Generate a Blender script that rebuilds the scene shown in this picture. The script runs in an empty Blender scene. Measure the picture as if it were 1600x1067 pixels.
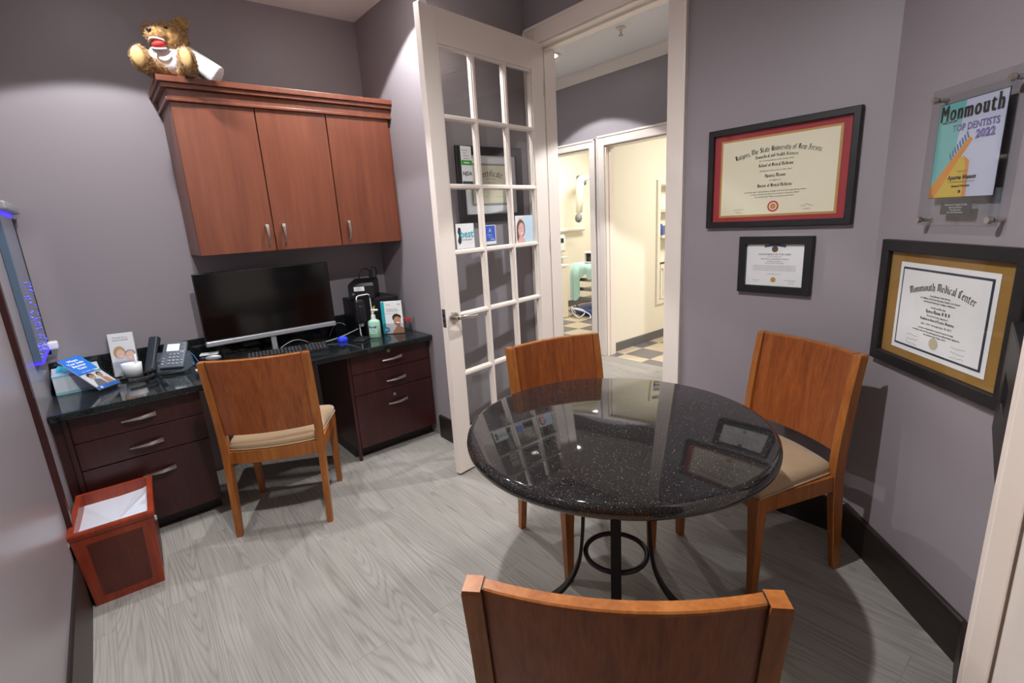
import bpy, bmesh, math, random
from mathutils import Vector, Matrix, Euler, noise
random.seed(7)
PI = math.pi
S = bpy.context.scene
COL = S.collection

# ------------------------------------------------------------------ camera, world, exposure
cam_data = bpy.data.cameras.new('camera')
cam_data.sensor_width = 36.0
cam_data.lens = 36.0 * 773.53 / 1600.0
cam_data.clip_start = 0.02
cam = bpy.data.objects.new('camera', cam_data)
COL.objects.link(cam)
_yw, _pt, _rl = 0.6801, 0.2404, -0.0585
_F = Vector((math.sin(_yw)*math.cos(_pt), math.cos(_yw)*math.cos(_pt), -math.sin(_pt)))
_R = Vector((math.cos(_yw), -math.sin(_yw), 0))
_U = _R.cross(_F)
_R2 = _R*math.cos(_rl) + _U*math.sin(_rl)
_U2 = -_R*math.sin(_rl) + _U*math.cos(_rl)
_m = Matrix((( _R2.x, _U2.x, -_F.x, -1.6052), (_R2.y, _U2.y, -_F.y, -3.4413), (_R2.z, _U2.z, -_F.z, 1.4294), (0, 0, 0, 1)))
cam.matrix_world = _m
S.camera = cam
world = bpy.data.worlds.new('world')
S.world = world
world.use_nodes = True
world.node_tree.nodes['Background'].inputs[0].default_value = (0.75, 0.8, 0.9, 1)
world.node_tree.nodes['Background'].inputs[1].default_value = 0.3
S.view_settings.view_transform = 'Standard'
S.view_settings.look = 'None'
S.view_settings.exposure = 0.0
S.view_settings.gamma = 1.0
S.view_settings.use_curve_mapping = False
CAN_POWER = 130.0          # office downlights
CAN_COLOR = (0.97, 0.975, 1.0)
HALL_POWER = 215.0
GLOW = 0.008              # light a lens spills outside its main cone
ROOM_POWER = 52.0
# downlights, some of them added: (x, y, power factor, cone, blend)
OFFICE_CANS = [(-1.42, -0.73, 0.82, 112.5, .1), (-0.32, -0.86, 1.0, 112.5, .1), (-1.15, -2.4, 2.1, 160, .72)]
BACK_FILL_CANS = [(-0.4, -4.6, 0.25)]  # fill light added behind the viewer, never in view
HALL_CANS = [(1.654, -0.148, 0.5), (1.5, -2.0, 1.3), (1.6, 1.6, 1.3)]  # last two added out of view, to bounce light onto the ceiling

# ------------------------------------------------------------------ materials
def lin(c):
    return tuple(((v/255.0)/12.92 if v/255.0 <= 0.04045 else ((v/255.0+0.055)/1.055)**2.4) for v in c) + (1.0,)

def mat(name, rgb, rough=0.5, metal=0.0, spec=0.5, coat=0.0, emit=None, estr=0.0, trans=0.0, sheen=0.0):
    m = bpy.data.materials.new(name); m.use_nodes = True
    b = m.node_tree.nodes['Principled BSDF']
    b.inputs['Base Color'].default_value = lin(rgb)
    b.inputs['Roughness'].default_value = rough
    b.inputs['Metallic'].default_value = metal
    b.inputs['Specular IOR Level'].default_value = spec
    b.inputs['Coat Weight'].default_value = coat
    b.inputs['Transmission Weight'].default_value = trans
    b.inputs['Sheen Weight'].default_value = sheen
    if emit:
        b.inputs['Emission Color'].default_value = lin(emit)
        b.inputs['Emission Strength'].default_value = estr
    return m

def nd(m, t): return m.node_tree.nodes.new(t)
def lk(m, a, b): m.node_tree.links.new(a, b)
def bsdf(m): return m.node_tree.nodes['Principled BSDF']

def ramp(m, stops):
    r = nd(m, 'ShaderNodeValToRGB')
    els = r.color_ramp.elements
    while len(els) < len(stops): els.new(0.5)
    for e, (p, c) in zip(els, stops):
        e.position = p; e.color = lin(c)
    return r

def bump(m, src, strength, dist=0.002):
    b = nd(m, 'ShaderNodeBump'); b.inputs['Strength'].default_value = strength
    b.inputs['Distance'].default_value = dist
    lk(m, src, b.inputs['Height']); lk(m, b.outputs['Normal'], bsdf(m).inputs['Normal'])

def coords(m, scale, rot=(0, 0, 0)):
    t = nd(m, 'ShaderNodeTexCoord'); mp = nd(m, 'ShaderNodeMapping')
    mp.inputs['Scale'].default_value = scale; mp.inputs['Rotation'].default_value = rot
    lk(m, t.outputs['Object'], mp.inputs['Vector'])
    return mp.outputs['Vector']

def wood(name, dark, mid, light, scale=(14, 14, 1.2), rough=0.35, coat=0.0, fine=40, spec=0.5):
    m = mat(name, mid, rough, coat=coat, spec=spec)
    v = coords(m, scale)
    n = nd(m, 'ShaderNodeTexNoise'); n.inputs['Scale'].default_value = 1.0; n.inputs['Detail'].default_value = 5
    n.inputs['Distortion'].default_value = 1.2
    lk(m, v, n.inputs['Vector'])
    v2 = coords(m, (scale[0]*fine/6, scale[1]*fine/6, scale[2]*3))
    n2 = nd(m, 'ShaderNodeTexNoise'); n2.inputs['Scale'].default_value = 1.0; n2.inputs['Detail'].default_value = 2
    lk(m, v2, n2.inputs['Vector'])
    mx = nd(m, 'ShaderNodeMath'); mx.operation = 'MULTIPLY_ADD'
    lk(m, n2.outputs['Fac'], mx.inputs[0]); mx.inputs[1].default_value = 0.35
    ml = nd(m, 'ShaderNodeMath'); ml.operation = 'MULTIPLY'; ml.inputs[1].default_value = 0.65
    lk(m, n.outputs['Fac'], ml.inputs[0]); lk(m, ml.outputs[0], mx.inputs[2])
    r = ramp(m, [(0.3, dark), (0.5, mid), (0.72, light)])
    lk(m, mx.outputs[0], r.inputs['Fac']); lk(m, r.outputs['Color'], bsdf(m).inputs['Base Color'])
    return m

def paint(name, rgb, rough, spec=0.5, bs=0.05):
    m = mat(name, rgb, rough, spec=spec)
    v = coords(m, (1, 1, 1))
    n = nd(m, 'ShaderNodeTexNoise'); n.inputs['Scale'].default_value = 220; n.inputs['Detail'].default_value = 2
    lk(m, v, n.inputs['Vector'])
    bump(m, n.outputs['Fac'], bs, 0.001)
    return m

def clear(name, tint=(1, 1, 1), rough=0.0, gloss=1.0):
    # clear sheet: passes light straight through, mirrors more toward grazing angles
    m = bpy.data.materials.new(name); m.use_nodes = True
    nt = m.node_tree; nt.nodes.clear(); N = nt.nodes.new; L = nt.links.new
    out = N('ShaderNodeOutputMaterial'); mx = N('ShaderNodeMixShader')
    tr = N('ShaderNodeBsdfTransparent'); gl = N('ShaderNodeBsdfGlossy'); ge = N('ShaderNodeNewGeometry')
    tr.inputs[0].default_value = (*tint, 1); gl.inputs['Roughness'].default_value = rough
    dt = N('ShaderNodeVectorMath'); dt.operation = 'DOT_PRODUCT'
    L(ge.outputs['Normal'], dt.inputs[0]); L(ge.outputs['Incoming'], dt.inputs[1])
    ab = N('ShaderNodeMath'); ab.operation = 'ABSOLUTE'; L(dt.outputs['Value'], ab.inputs[0])
    inv = N('ShaderNodeMath'); inv.operation = 'SUBTRACT'; inv.inputs[0].default_value = 1.0; L(ab.outputs[0], inv.inputs[1])
    pw = N('ShaderNodeMath'); pw.operation = 'POWER'; pw.inputs[1].default_value = 5.0; L(inv.outputs[0], pw.inputs[0])
    ma = N('ShaderNodeMath'); ma.operation = 'MULTIPLY_ADD'; ma.inputs[1].default_value = 0.96*gloss; ma.inputs[2].default_value = 0.04*gloss
    L(pw.outputs[0], ma.inputs[0]); L(ma.outputs[0], mx.inputs[0])
    L(tr.outputs[0], mx.inputs[1]); L(gl.outputs[0], mx.inputs[2]); L(mx.outputs[0], out.inputs[0])
    return m

WALL = (150, 142, 146)
M = {}
M['wall'] = paint('mauve_wall_paint', WALL, 0.42, 0.45)
M['wall_satin'] = paint('mauve_satin_paint', WALL, 0.29, 0.5, 0.012)
M['cream'] = paint('cream_wall_paint', (236, 230, 214), 0.5)
M['ceiling'] = paint('white_ceiling_paint', (244, 243, 240), 0.7)
M['white'] = paint('white_trim_paint', (240, 228, 217), 0.32, 0.5, 0.02)
M['base'] = wood('dark_baseboard_wood', (26, 19, 17), (34, 25, 22), (44, 33, 29), (2, 2, 12), 0.45)
M['tilebase'] = mat('grey_tile_base', (98, 96, 98), 0.4)
M['cherry'] = wood('cherry_cabinet_veneer', (98, 51, 35), (115, 62, 42), (128, 73, 50), (7, 7, 0.9), 0.38)
M['mahogany'] = wood('dark_mahogany_veneer', (42, 17, 16), (56, 23, 21), (70, 31, 27), (7, 7, 1.0), 0.33)
M['chair'] = wood('honey_cherry_frame', (128, 70, 28), (154, 90, 38), (174, 110, 54), (20, 20, 2.2), 0.34)
M['chairpanel'] = wood('cherry_ply_back', (108, 54, 24), (140, 73, 32), (162, 92, 44), (26, 26, 1.3), 0.34)
M['redwood'] = wood('red_cherry_bin_wood', (112, 38, 20), (136, 50, 27), (154, 64, 35), (14, 14, 2), 0.32)
M['redpanel'] = wood('dark_red_bin_panel', (70, 27, 18), (84, 33, 22), (96, 40, 26), (18, 18, 3), 0.45)
M['black'] = mat('black_plastic', (22, 22, 25), 0.4)
M['blackframe'] = wood('black_frame_wood', (20, 18, 20), (26, 24, 26), (34, 31, 33), (10, 10, 10), 0.42)
M['gloss'] = mat('black_screen', (7, 7, 9), 0.12)
M['silver'] = mat('silver_plastic', (170, 172, 176), 0.35, 0.4)
M['nickel'] = mat('brushed_nickel', (196, 190, 182), 0.28, 1.0)
M['iron'] = mat('dark_iron', (52, 50, 48), 0.45, 0.7)
M['whitep'] = mat('white_plastic', (228, 228, 228), 0.35)
M['paper'] = mat('white_paper', (232, 232, 230), 0.6)
M['ivory'] = mat('ivory_paper', (228, 220, 192), 0.6)
M['ink'] = mat('black_ink', (38, 36, 36), 0.7)
M['greyink'] = mat('grey_ink', (120, 118, 114), 0.7)
M['red'] = mat('red_mat_board', (158, 42, 48), 0.7)
M['gold'] = mat('gold_fillet', (186, 140, 70), 0.5)
M['ochre'] = mat('ochre_mat_board', (150, 112, 50), 0.75)
M['navy'] = mat('navy_mat_line', (44, 52, 66), 0.7)
M['seat'] = mat('beige_seat_fabric', (168, 140, 106), 0.9, sheen=0.3)
M['teal'] = mat('teal_print', (30, 160, 178), 0.5)
M['blue'] = mat('blue_print', (30, 112, 205), 0.45)
M['royal'] = mat('royal_blue_print', (62, 92, 190), 0.45)
M['skyp'] = mat('pale_blue_print', (196, 220, 236), 0.5)
M['skin'] = mat('printed_skin', (214, 160, 128), 0.6)
M['skin2'] = mat('printed_brown_skin', (196, 140, 108), 0.6)
M['hair'] = mat('printed_dark_hair', (44, 34, 32), 0.6)
M['blond'] = mat('printed_fair_hair', (190, 160, 118), 0.6)
M['greenp'] = mat('green_print', (60, 160, 50), 0.5)
M['redp'] = mat('red_print', (196, 38, 42), 0.5)
M['yellow'] = mat('yellow_print', (232, 196, 50), 0.5)
M['orange'] = mat('orange_print', (232, 150, 50), 0.5)
M['lav'] = mat('lavender_print', (212, 214, 232), 0.5)
M['aqua'] = mat('aqua_print', (110, 196, 190), 0.5)
M['purple'] = mat('violet_print', (112, 100, 160), 0.5)
M['bag'] = mat('white_bin_liner', (206, 210, 220), 0.32)
M['fur'] = mat('golden_brown_fur', (150, 112, 60), 0.9, sheen=0.5)
M['pad'] = mat('cream_paw_felt', (214, 182, 122), 0.9)
M['coat'] = mat('white_coat_cotton', (228, 232, 236), 0.85)
M['glass'] = clear('pane_glass', (0.96, 0.97, 0.97))
M['pglass'] = clear('picture_glass', (0.98, 0.98, 0.98), 0.0, 0.85)
M['acrylic'] = clear('clear_acrylic', (0.90, 0.91, 0.92), 0.02)
M['gel'] = mat('green_gel', (168, 214, 186), 0.1, trans=0.0)
M['lcd'] = mat('phone_lcd', (226, 232, 232), 0.3, emit=(226, 236, 236), estr=0.5)
M['phone'] = mat('slate_phone_plastic', (104, 114, 124), 0.4)
M['phoned'] = mat('dark_handset_plastic', (52, 56, 64), 0.35)
M['led'] = mat('blue_led', (60, 50, 235), 0.4, emit=(60, 44, 255), estr=1.6)
M['tankglass'] = mat('blue_lit_panel', (86, 104, 124), 0.12)
M['lens'] = mat('lamp_lens', (255, 255, 255), 0.5, emit=(255, 244, 230), estr=14.0)
M['lens2'] = mat('added_panel_lens', (255, 255, 255), 0.5, emit=(255, 246, 226), estr=4.0)
M['mint'] = mat('mint_drape', (182, 222, 220), 0.6)
M['steel'] = mat('dull_steel', (150, 152, 156), 0.35, 0.8)
M['bluep'] = mat('blue_base_plastic', (72, 96, 170), 0.5)
M['cabwhite'] = mat('white_laminate', (236, 230, 216), 0.35)
M['grey'] = mat('grey_plastic', (120, 122, 126), 0.5)
M['darkhole'] = mat('dark_recess', (30, 30, 34), 0.7)
M['cable'] = mat('black_cable', (20, 20, 22), 0.5)
M['greycable'] = mat('grey_cable', (140, 138, 132), 0.5)

def seat_weave(m):
    v = coords(m, (1, 1, 1)); w = nd(m, 'ShaderNodeTexNoise'); w.inputs['Scale'].default_value = 350
    lk(m, v, w.inputs['Vector']); bump(m, w.outputs['Fac'], 0.35, 0.001)
seat_weave(M['seat'])

def fur_color(m):
    v = coords(m, (1, 1, 1)); w = nd(m, 'ShaderNodeTexNoise'); w.inputs['Scale'].default_value = 60; w.inputs['Detail'].default_value = 4
    lk(m, v, w.inputs['Vector'])
    r = ramp(m, [(0.3, (112, 76, 36)), (0.5, (150, 110, 56)), (0.7, (188, 148, 84))])
    lk(m, w.outputs['Fac'], r.inputs['Fac']); lk(m, r.outputs['Color'], bsdf(m).inputs['Base Color'])
fur_color(M['fur'])

def granite(name, base, rough, scale, amount):
    m = mat(name, base, rough)
    v = coords(m, (1, 1, 1))
    vo = nd(m, 'ShaderNodeTexVoronoi'); vo.inputs['Scale'].default_value = scale
    lk(m, v, vo.inputs['Vector'])
    sep = nd(m, 'ShaderNodeSeparateColor'); lk(m, vo.outputs['Color'], sep.inputs[0])
    a = nd(m, 'ShaderNodeMath'); a.operation = 'LESS_THAN'; a.inputs[1].default_value = 0.30
    lk(m, vo.outputs['Distance'], a.inputs[0])
    b = nd(m, 'ShaderNodeMath'); b.operation = 'GREATER_THAN'; b.inputs[1].default_value = 1 - amount
    lk(m, sep.outputs[0], b.inputs[0])
    c = nd(m, 'ShaderNodeMath'); c.operation = 'MULTIPLY'
    lk(m, a.outputs[0], c.inputs[0]); lk(m, b.outputs[0], c.inputs[1])
    n = nd(m, 'ShaderNodeTexNoise'); n.inputs['Scale'].default_value = scale*0.9; n.inputs['Detail'].default_value = 3
    lk(m, v, n.inputs['Vector'])
    r = ramp(m, [(0.38, tuple(x*0.65 for x in base)), (0.65, tuple(min(255, x*1.7) for x in base))])
    lk(m, n.outputs['Fac'], r.inputs['Fac'])
    mx = nd(m, 'ShaderNodeMix'); mx.data_type = 'RGBA'
    lk(m, c.outputs[0], mx.inputs['Factor']); lk(m, r.outputs['Color'], mx.inputs['A'])
    mx.inputs['B'].default_value = lin((170, 158, 138))
    lk(m, mx.outputs['Result'], bsdf(m).inputs['Base Color'])
    return m
M['granite'] = granite('black_speckled_granite', (28, 26, 26), 0.045, 330, 0.05)
M['counter'] = granite('black_green_counter', (20, 24, 25), 0.07, 380, 0.03)

def floor_mat():
    m = mat('grey_oak_planks', (170, 160, 148), 0.36, spec=0.4)
    v = coords(m, (1, 1, 1), (0, 0, PI/2))
    br = nd(m, 'ShaderNodeTexBrick')
    br.offset = 0.37; br.inputs['Scale'].default_value = 1.0
    br.inputs['Brick Width'].default_value = 1.22; br.inputs['Row Height'].default_value = 0.152
    br.inputs['Mortar Size'].default_value = 0.0012; br.inputs['Mortar Smooth'].default_value = 0.1
    br.inputs['Color1'].default_value = (0, 0, 0, 1); br.inputs['Color2'].default_value = (1, 1, 1, 1)
    br.inputs['Mortar'].default_value = (0.5, 0.5, 0.5, 1)
    lk(m, v, br.inputs['Vector'])
    # every plank shifts its own grain
    t = nd(m, 'ShaderNodeTexCoord')
    vm = nd(m, 'ShaderNodeVectorMath'); vm.operation = 'MULTIPLY_ADD'
    lk(m, br.outputs['Color'], vm.inputs[0]); vm.inputs[1].default_value = (7, 13, 5)
    lk(m, t.outputs['Object'], vm.inputs[2])
    mp = nd(m, 'ShaderNodeMapping'); mp.inputs['Scale'].default_value = (6.0, 0.5, 1)
    lk(m, vm.outputs[0], mp.inputs['Vector'])
    n0 = nd(m, 'ShaderNodeTexNoise'); n0.inputs['Scale'].default_value = 1.0; n0.inputs['Detail'].default_value = 1.2
    lk(m, mp.outputs[0], n0.inputs['Vector'])
    k = nd(m, 'ShaderNodeMath'); k.operation = 'MULTIPLY'; k.inputs[1].default_value = 230.0
    lk(m, n0.outputs['Fac'], k.inputs[0])
    sn = nd(m, 'ShaderNodeMath'); sn.operation = 'SINE'; lk(m, k.outputs[0], sn.inputs[0])
    sp = nd(m, 'ShaderNodeMath'); sp.operation = 'MULTIPLY_ADD'; sp.inputs[1].default_value = .5; sp.inputs[2].default_value = .5
    lk(m, sn.outputs[0], sp.inputs[0])
    s3 = nd(m, 'ShaderNodeMath'); s3.operation = 'POWER'; s3.inputs[1].default_value = 3.0; lk(m, sp.outputs[0], s3.inputs[0])
    mp2 = nd(m, 'ShaderNodeMapping'); mp2.inputs['Scale'].default_value = (170, 5, 1)
    lk(m, vm.outputs[0], mp2.inputs['Vector'])
    n1 = nd(m, 'ShaderNodeTexNoise'); n1.inputs['Scale'].default_value = 1.0; n1.inputs['Detail'].default_value = 3
    lk(m, mp2.outputs[0], n1.inputs['Vector'])
    mp3 = nd(m, 'ShaderNodeMapping'); mp3.inputs['Scale'].default_value = (9, 1.1, 1)
    lk(m, vm.outputs[0], mp3.inputs['Vector'])
    n2 = nd(m, 'ShaderNodeTexNoise'); n2.inputs['Scale'].default_value = 1.0; n2.inputs['Detail'].default_value = 3
    lk(m, mp3.outputs[0], n2.inputs['Vector'])
    a = nd(m, 'ShaderNodeMath'); a.operation = 'MULTIPLY_ADD'; a.inputs[1].default_value = -0.17
    h1 = nd(m, 'ShaderNodeMath'); h1.operation = 'MULTIPLY_ADD'; h1.inputs[1].default_value = .5; h1.inputs[2].default_value = .35; lk(m, n1.outputs['Fac'], h1.inputs[0])
    lk(m, s3.outputs[0], a.inputs[0]); lk(m, h1.outputs[0], a.inputs[2])
    b = nd(m, 'ShaderNodeMath'); b.operation = 'MULTIPLY_ADD'; b.inputs[1].default_value = 0.38
    lk(m, n2.outputs['Fac'], b.inputs[0]); lk(m, a.outputs[0], b.inputs[2])
    hb = nd(m, 'ShaderNodeMath'); hb.operation = 'MULTIPLY'; hb.inputs[1].default_value = 0.5
    lk(m, b.outputs[0], hb.inputs[0])
    r = ramp(m, [(0.20, (114, 109, 102)), (0.34, (144, 139, 132)), (0.48, (164, 160, 153))])
    lk(m, hb.outputs[0], r.inputs['Fac'])
    mx = nd(m, 'ShaderNodeMix'); mx.data_type = 'RGBA'; mx.blend_type = 'MULTIPLY'
    fm = nd(m, 'ShaderNodeMath'); fm.operation = 'MULTIPLY'; fm.inputs[1].default_value = 0.35
    lk(m, br.outputs['Fac'], fm.inputs[0]); lk(m, fm.outputs[0], mx.inputs['Factor'])
    lk(m, r.outputs['Color'], mx.inputs['A']); mx.inputs['B'].default_value = (0.3, 0.28, 0.26, 1)
    lk(m, mx.outputs['Result'], bsdf(m).inputs['Base Color'])
    return m
M['floor'] = floor_mat()

def tile_mat():
    m = mat('checker_tile', (150, 140, 130), 0.3)
    v = coords(m, (1, 1, 1))
    ck = nd(m, 'ShaderNodeTexChecker'); ck.inputs['Scale'].default_value = 1/0.305
    ck.inputs['Color1'].default_value = lin((196, 180, 156)); ck.inputs['Color2'].default_value = lin((112, 108, 108))
    lk(m, v, ck.inputs['Vector']); lk(m, ck.outputs['Color'], bsdf(m).inputs['Base Color'])
    return m
M['tile'] = tile_mat()

# ------------------------------------------------------------------ mesh builder
class MB:
    def __init__(self):
        self.bm = bmesh.new(); self.mi = 0; self.X = Matrix.Identity(4)
    def _tag(self, before):
        for f in self.bm.faces:
            if f.index < 0 or f.index >= before: pass
    def _add(self, other, smooth=False):
        # merge a temporary bmesh with the current transform and material slot
        vm = {}
        for v in other.verts: vm[v] = self.bm.verts.new(self.X @ v.co)
        for f in other.faces:
            try:
                nf = self.bm.faces.new([vm[v] for v in f.verts])
            except ValueError:
                continue
            nf.material_index = self.mi; nf.smooth = smooth
        other.free()
    def box(self, lo, hi, bev=0.0, seg=2, mtx=None):
        b = bmesh.new()
        bmesh.ops.create_cube(b, size=1.0)
        c = [(lo[i]+hi[i])/2 for i in range(3)]; s = [abs(hi[i]-lo[i]) for i in range(3)]
        for v in b.verts: v.co = Vector((v.co.x*s[0]+c[0], v.co.y*s[1]+c[1], v.co.z*s[2]+c[2]))
        if bev > 0:
            bmesh.ops.bevel(b, geom=b.edges[:], offset=min(bev, min(s)*0.49), segments=seg, affect='EDGES', profile=0.5)
        if mtx is not None: bmesh.ops.transform(b, matrix=mtx, verts=b.verts)
        self._add(b, False); return self
    def rbox(self, lo, hi, bev, mtx=None):
        b = bmesh.new()
        bmesh.ops.create_cube(b, size=1.0)
        c = [(lo[i]+hi[i])/2 for i in range(3)]; s = [abs(hi[i]-lo[i]) for i in range(3)]
        for v in b.verts: v.co = Vector((v.co.x*s[0]+c[0], v.co.y*s[1]+c[1], v.co.z*s[2]+c[2]))
        bmesh.ops.bevel(b, geom=b.edges[:], offset=min(bev, min(s)*0.49), segments=4, affect='EDGES', profile=0.5)
        if mtx is not None: bmesh.ops.transform(b, matrix=mtx, verts=b.verts)
        self._add(b, True); return self
    def loft(self, rings, caps=True, smooth=False, closed=True):
        b = bmesh.new()
        vs = [[b.verts.new(p) for p in r] for r in rings]
        n = len(rings[0])
        for i in range(len(rings)-1):
            for j in range(n if closed else n-1):
                k = (j+1) % n
                b.faces.new((vs[i][j], vs[i][k], vs[i+1][k], vs[i+1][j]))
        if caps and closed:
            b.faces.new(list(reversed(vs[0]))); b.faces.new(vs[-1])
        bmesh.ops.recalc_face_normals(b, faces=b.faces)
        self._add(b, smooth); return self
    def tube(self, pts, r, seg=8, caps=True, closed=False):
        pts = [Vector(p) for p in pts]; n = len(pts)
        rr = r if isinstance(r, (list, tuple)) else [r]*n
        rings = []; up = None
        for i, p in enumerate(pts):
            if closed: d = (pts[(i+1) % n]-pts[i-1]).normalized()
            else: d = (pts[min(i+1, n-1)]-pts[max(i-1, 0)]).normalized()
            if up is None:
                up = Vector((0, 0, 1)) if abs(d.z) < 0.9 else Vector((1, 0, 0))
            a = d.cross(up).normalized(); up = a.cross(d).normalized()
            rings.append([p + (a*math.cos(t)+up*math.sin(t))*rr[i] for t in [2*PI*k/seg for k in range(seg)]])
        if closed:
            rings.append(rings[0]); return self.loft(rings, False, True)
        return self.loft(rings, caps, True)
    def cyl(self, p0, p1, r0, r1=None, seg=24, smooth=True):
        r1 = r0 if r1 is None else r1
        p0, p1 = Vector(p0), Vector(p1); d = (p1-p0).normalized()
        a = d.orthogonal().normalized(); b = d.cross(a)
        ring = lambda p, r: [p+(a*math.cos(t)+b*math.sin(t))*r for t in [2*PI*k/seg for k in range(seg)]]
        bm_ = bmesh.new()
        A = [bm_.verts.new(q) for q in ring(p0, r0)]; B = [bm_.verts.new(q) for q in ring(p1, r1)]
        fs = []
        for j in range(seg): fs.append(bm_.faces.new((A[j], A[(j+1) % seg], B[(j+1) % seg], B[j])))
        bm_.faces.new(list(reversed(A))); bm_.faces.new(B)
        self._add(bm_, False)
        return self
    def lathe(self, prof, c=(0, 0, 0), seg=32, smooth=True):
        c = Vector(c)
        rings = [[c+Vector((max(r, 1e-4)*math.cos(t), max(r, 1e-4)*math.sin(t), z)) for t in [2*PI*k/seg for k in range(seg)]] for r, z in prof]
        return self.loft(rings, True, smooth)
    def sphere(self, c, r, rot=None, seg=20):
        b = bmesh.new(); bmesh.ops.create_uvsphere(b, u_segments=seg, v_segments=max(8, seg//2+2), radius=1)
        r = (r, r, r) if not isinstance(r, (tuple, list)) else r
        mt = Matrix.Translation(c) @ (rot.to_4x4() if rot is not None else Matrix.Identity(4)) @ Matrix.Diagonal((*r, 1))
        bmesh.ops.transform(b, matrix=mt, verts=b.verts)
        self._add(b, True); return self
    def poly(self, pts):
        b = bmesh.new(); b.faces.new([b.verts.new(p) for p in pts]); self._add(b); return self
    def prism(self, pts2, y0, y1):
        # outline in local x,z extruded along y
        return self.loft([[(x, y0, z) for x, z in pts2], [(x, y1, z) for x, z in pts2]])
    def ring(self, w, h, bw, y0, y1, cx=0, cz=0, cham=0.0):
        # mitred picture-frame moulding: outer w x h, face width bw, from y0 (back) to y1 (front)
        def rect(i, y): return [(cx-w/2+i, y, cz-h/2+i), (cx+w/2-i, y, cz-h/2+i), (cx+w/2-i, y, cz+h/2-i), (cx-w/2+i, y, cz+h/2-i)]
        rs = [rect(0, y0), rect(0, y1+cham), rect(cham, y1), rect(bw-cham, y1), rect(bw, y1+cham), rect(bw, y0), rect(0, y0)]
        return self.loft(rs, False)
    def quad(self, x0, z0, x1, z1, y):
        return self.poly([(x0, y, z0), (x1, y, z0), (x1, y, z1), (x0, y, z1)])
    def ell(self, cx, cz, rx, rz, y, n=20, rot=0):
        ca, sa = math.cos(rot), math.sin(rot)
        return self.poly([(cx+rx*math.cos(t)*ca-rz*math.sin(t)*sa, y, cz+rx*math.cos(t)*sa+rz*math.sin(t)*ca) for t in [2*PI*k/n for k in range(n)]])
    def text(self, s, size, cx, cz, y, bold=0.0, align='CENTER', shear=0.0, space=1.0, wscale=1.0):
        cu = bpy.data.curves.new('t', 'FONT'); cu.body = s; cu.size = size; cu.align_x = align; cu.offset = bold
        cu.shear = shear; cu.space_character = space; cu.resolution_u = 2
        o = bpy.data.objects.new('t', cu); COL.objects.link(o)
        bpy.context.view_layer.update()
        me = bpy.data.meshes.new_from_object(o.evaluated_get(bpy.context.evaluated_depsgraph_get()))
        b = bmesh.new(); b.from_mesh(me)
        for v in b.verts: v.co = Vector((cx+v.co.x*wscale, y, cz+v.co.y))
        self._add(b)
        bpy.data.objects.remove(o); bpy.data.curves.remove(cu); bpy.data.meshes.remove(me)
        return self
    def build(self, name, m, parent=None, weld=False):
        me = bpy.data.meshes.new(name)
        self.bm.to_mesh(me); self.bm.free()
        for q in (m if isinstance(m, (list, tuple)) else [m]): me.materials.append(q)
        o = bpy.data.objects.new(name, me); COL.objects.link(o)
        if parent is not None: o.parent = parent
        return o

def thing(name, label, cat, loc=(0, 0, 0), rz=0.0, group=None):
    o = bpy.data.objects.new(name, None); COL.objects.link(o)
    o.location = loc; o.rotation_euler = (0, 0, rz); o.empty_display_size = 0.05
    o['label'] = label; o['category'] = cat; o['kind'] = 'thing'
    if group: o['group'] = group
    return o

def tag(o, label, cat, group=None):
    o['label'] = label; o['category'] = cat; o['kind'] = 'thing'
    if group: o['group'] = group
    return o

def struct(name, mb, m, label=None, parent=None):
    o = mb.build(name, m, parent)
    if parent is None:
        o['kind'] = 'structure'; o['category'] = name.split('_')[0]
        o['label'] = label or name
    return o

def dup(root, loc, rz, label):
    r = root.copy(); COL.objects.link(r); r.location = loc; r.rotation_euler = (0, 0, rz); r['label'] = label
    for ch in list(root.children):
        c = ch.copy(); COL.objects.link(c); c.parent = r
        for g in list(ch.children):
            d = g.copy(); COL.objects.link(d); d.parent = c
    return r

def bez(p0, p1, p2, p3, n=12):
    P = [Vector(p) for p in (p0, p1, p2, p3)]
    return [((1-t)**3)*P[0]+3*t*(1-t)**2*P[1]+3*t*t*(1-t)*P[2]+t**3*P[3] for t in [k/n for k in range(n+1)]]

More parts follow.
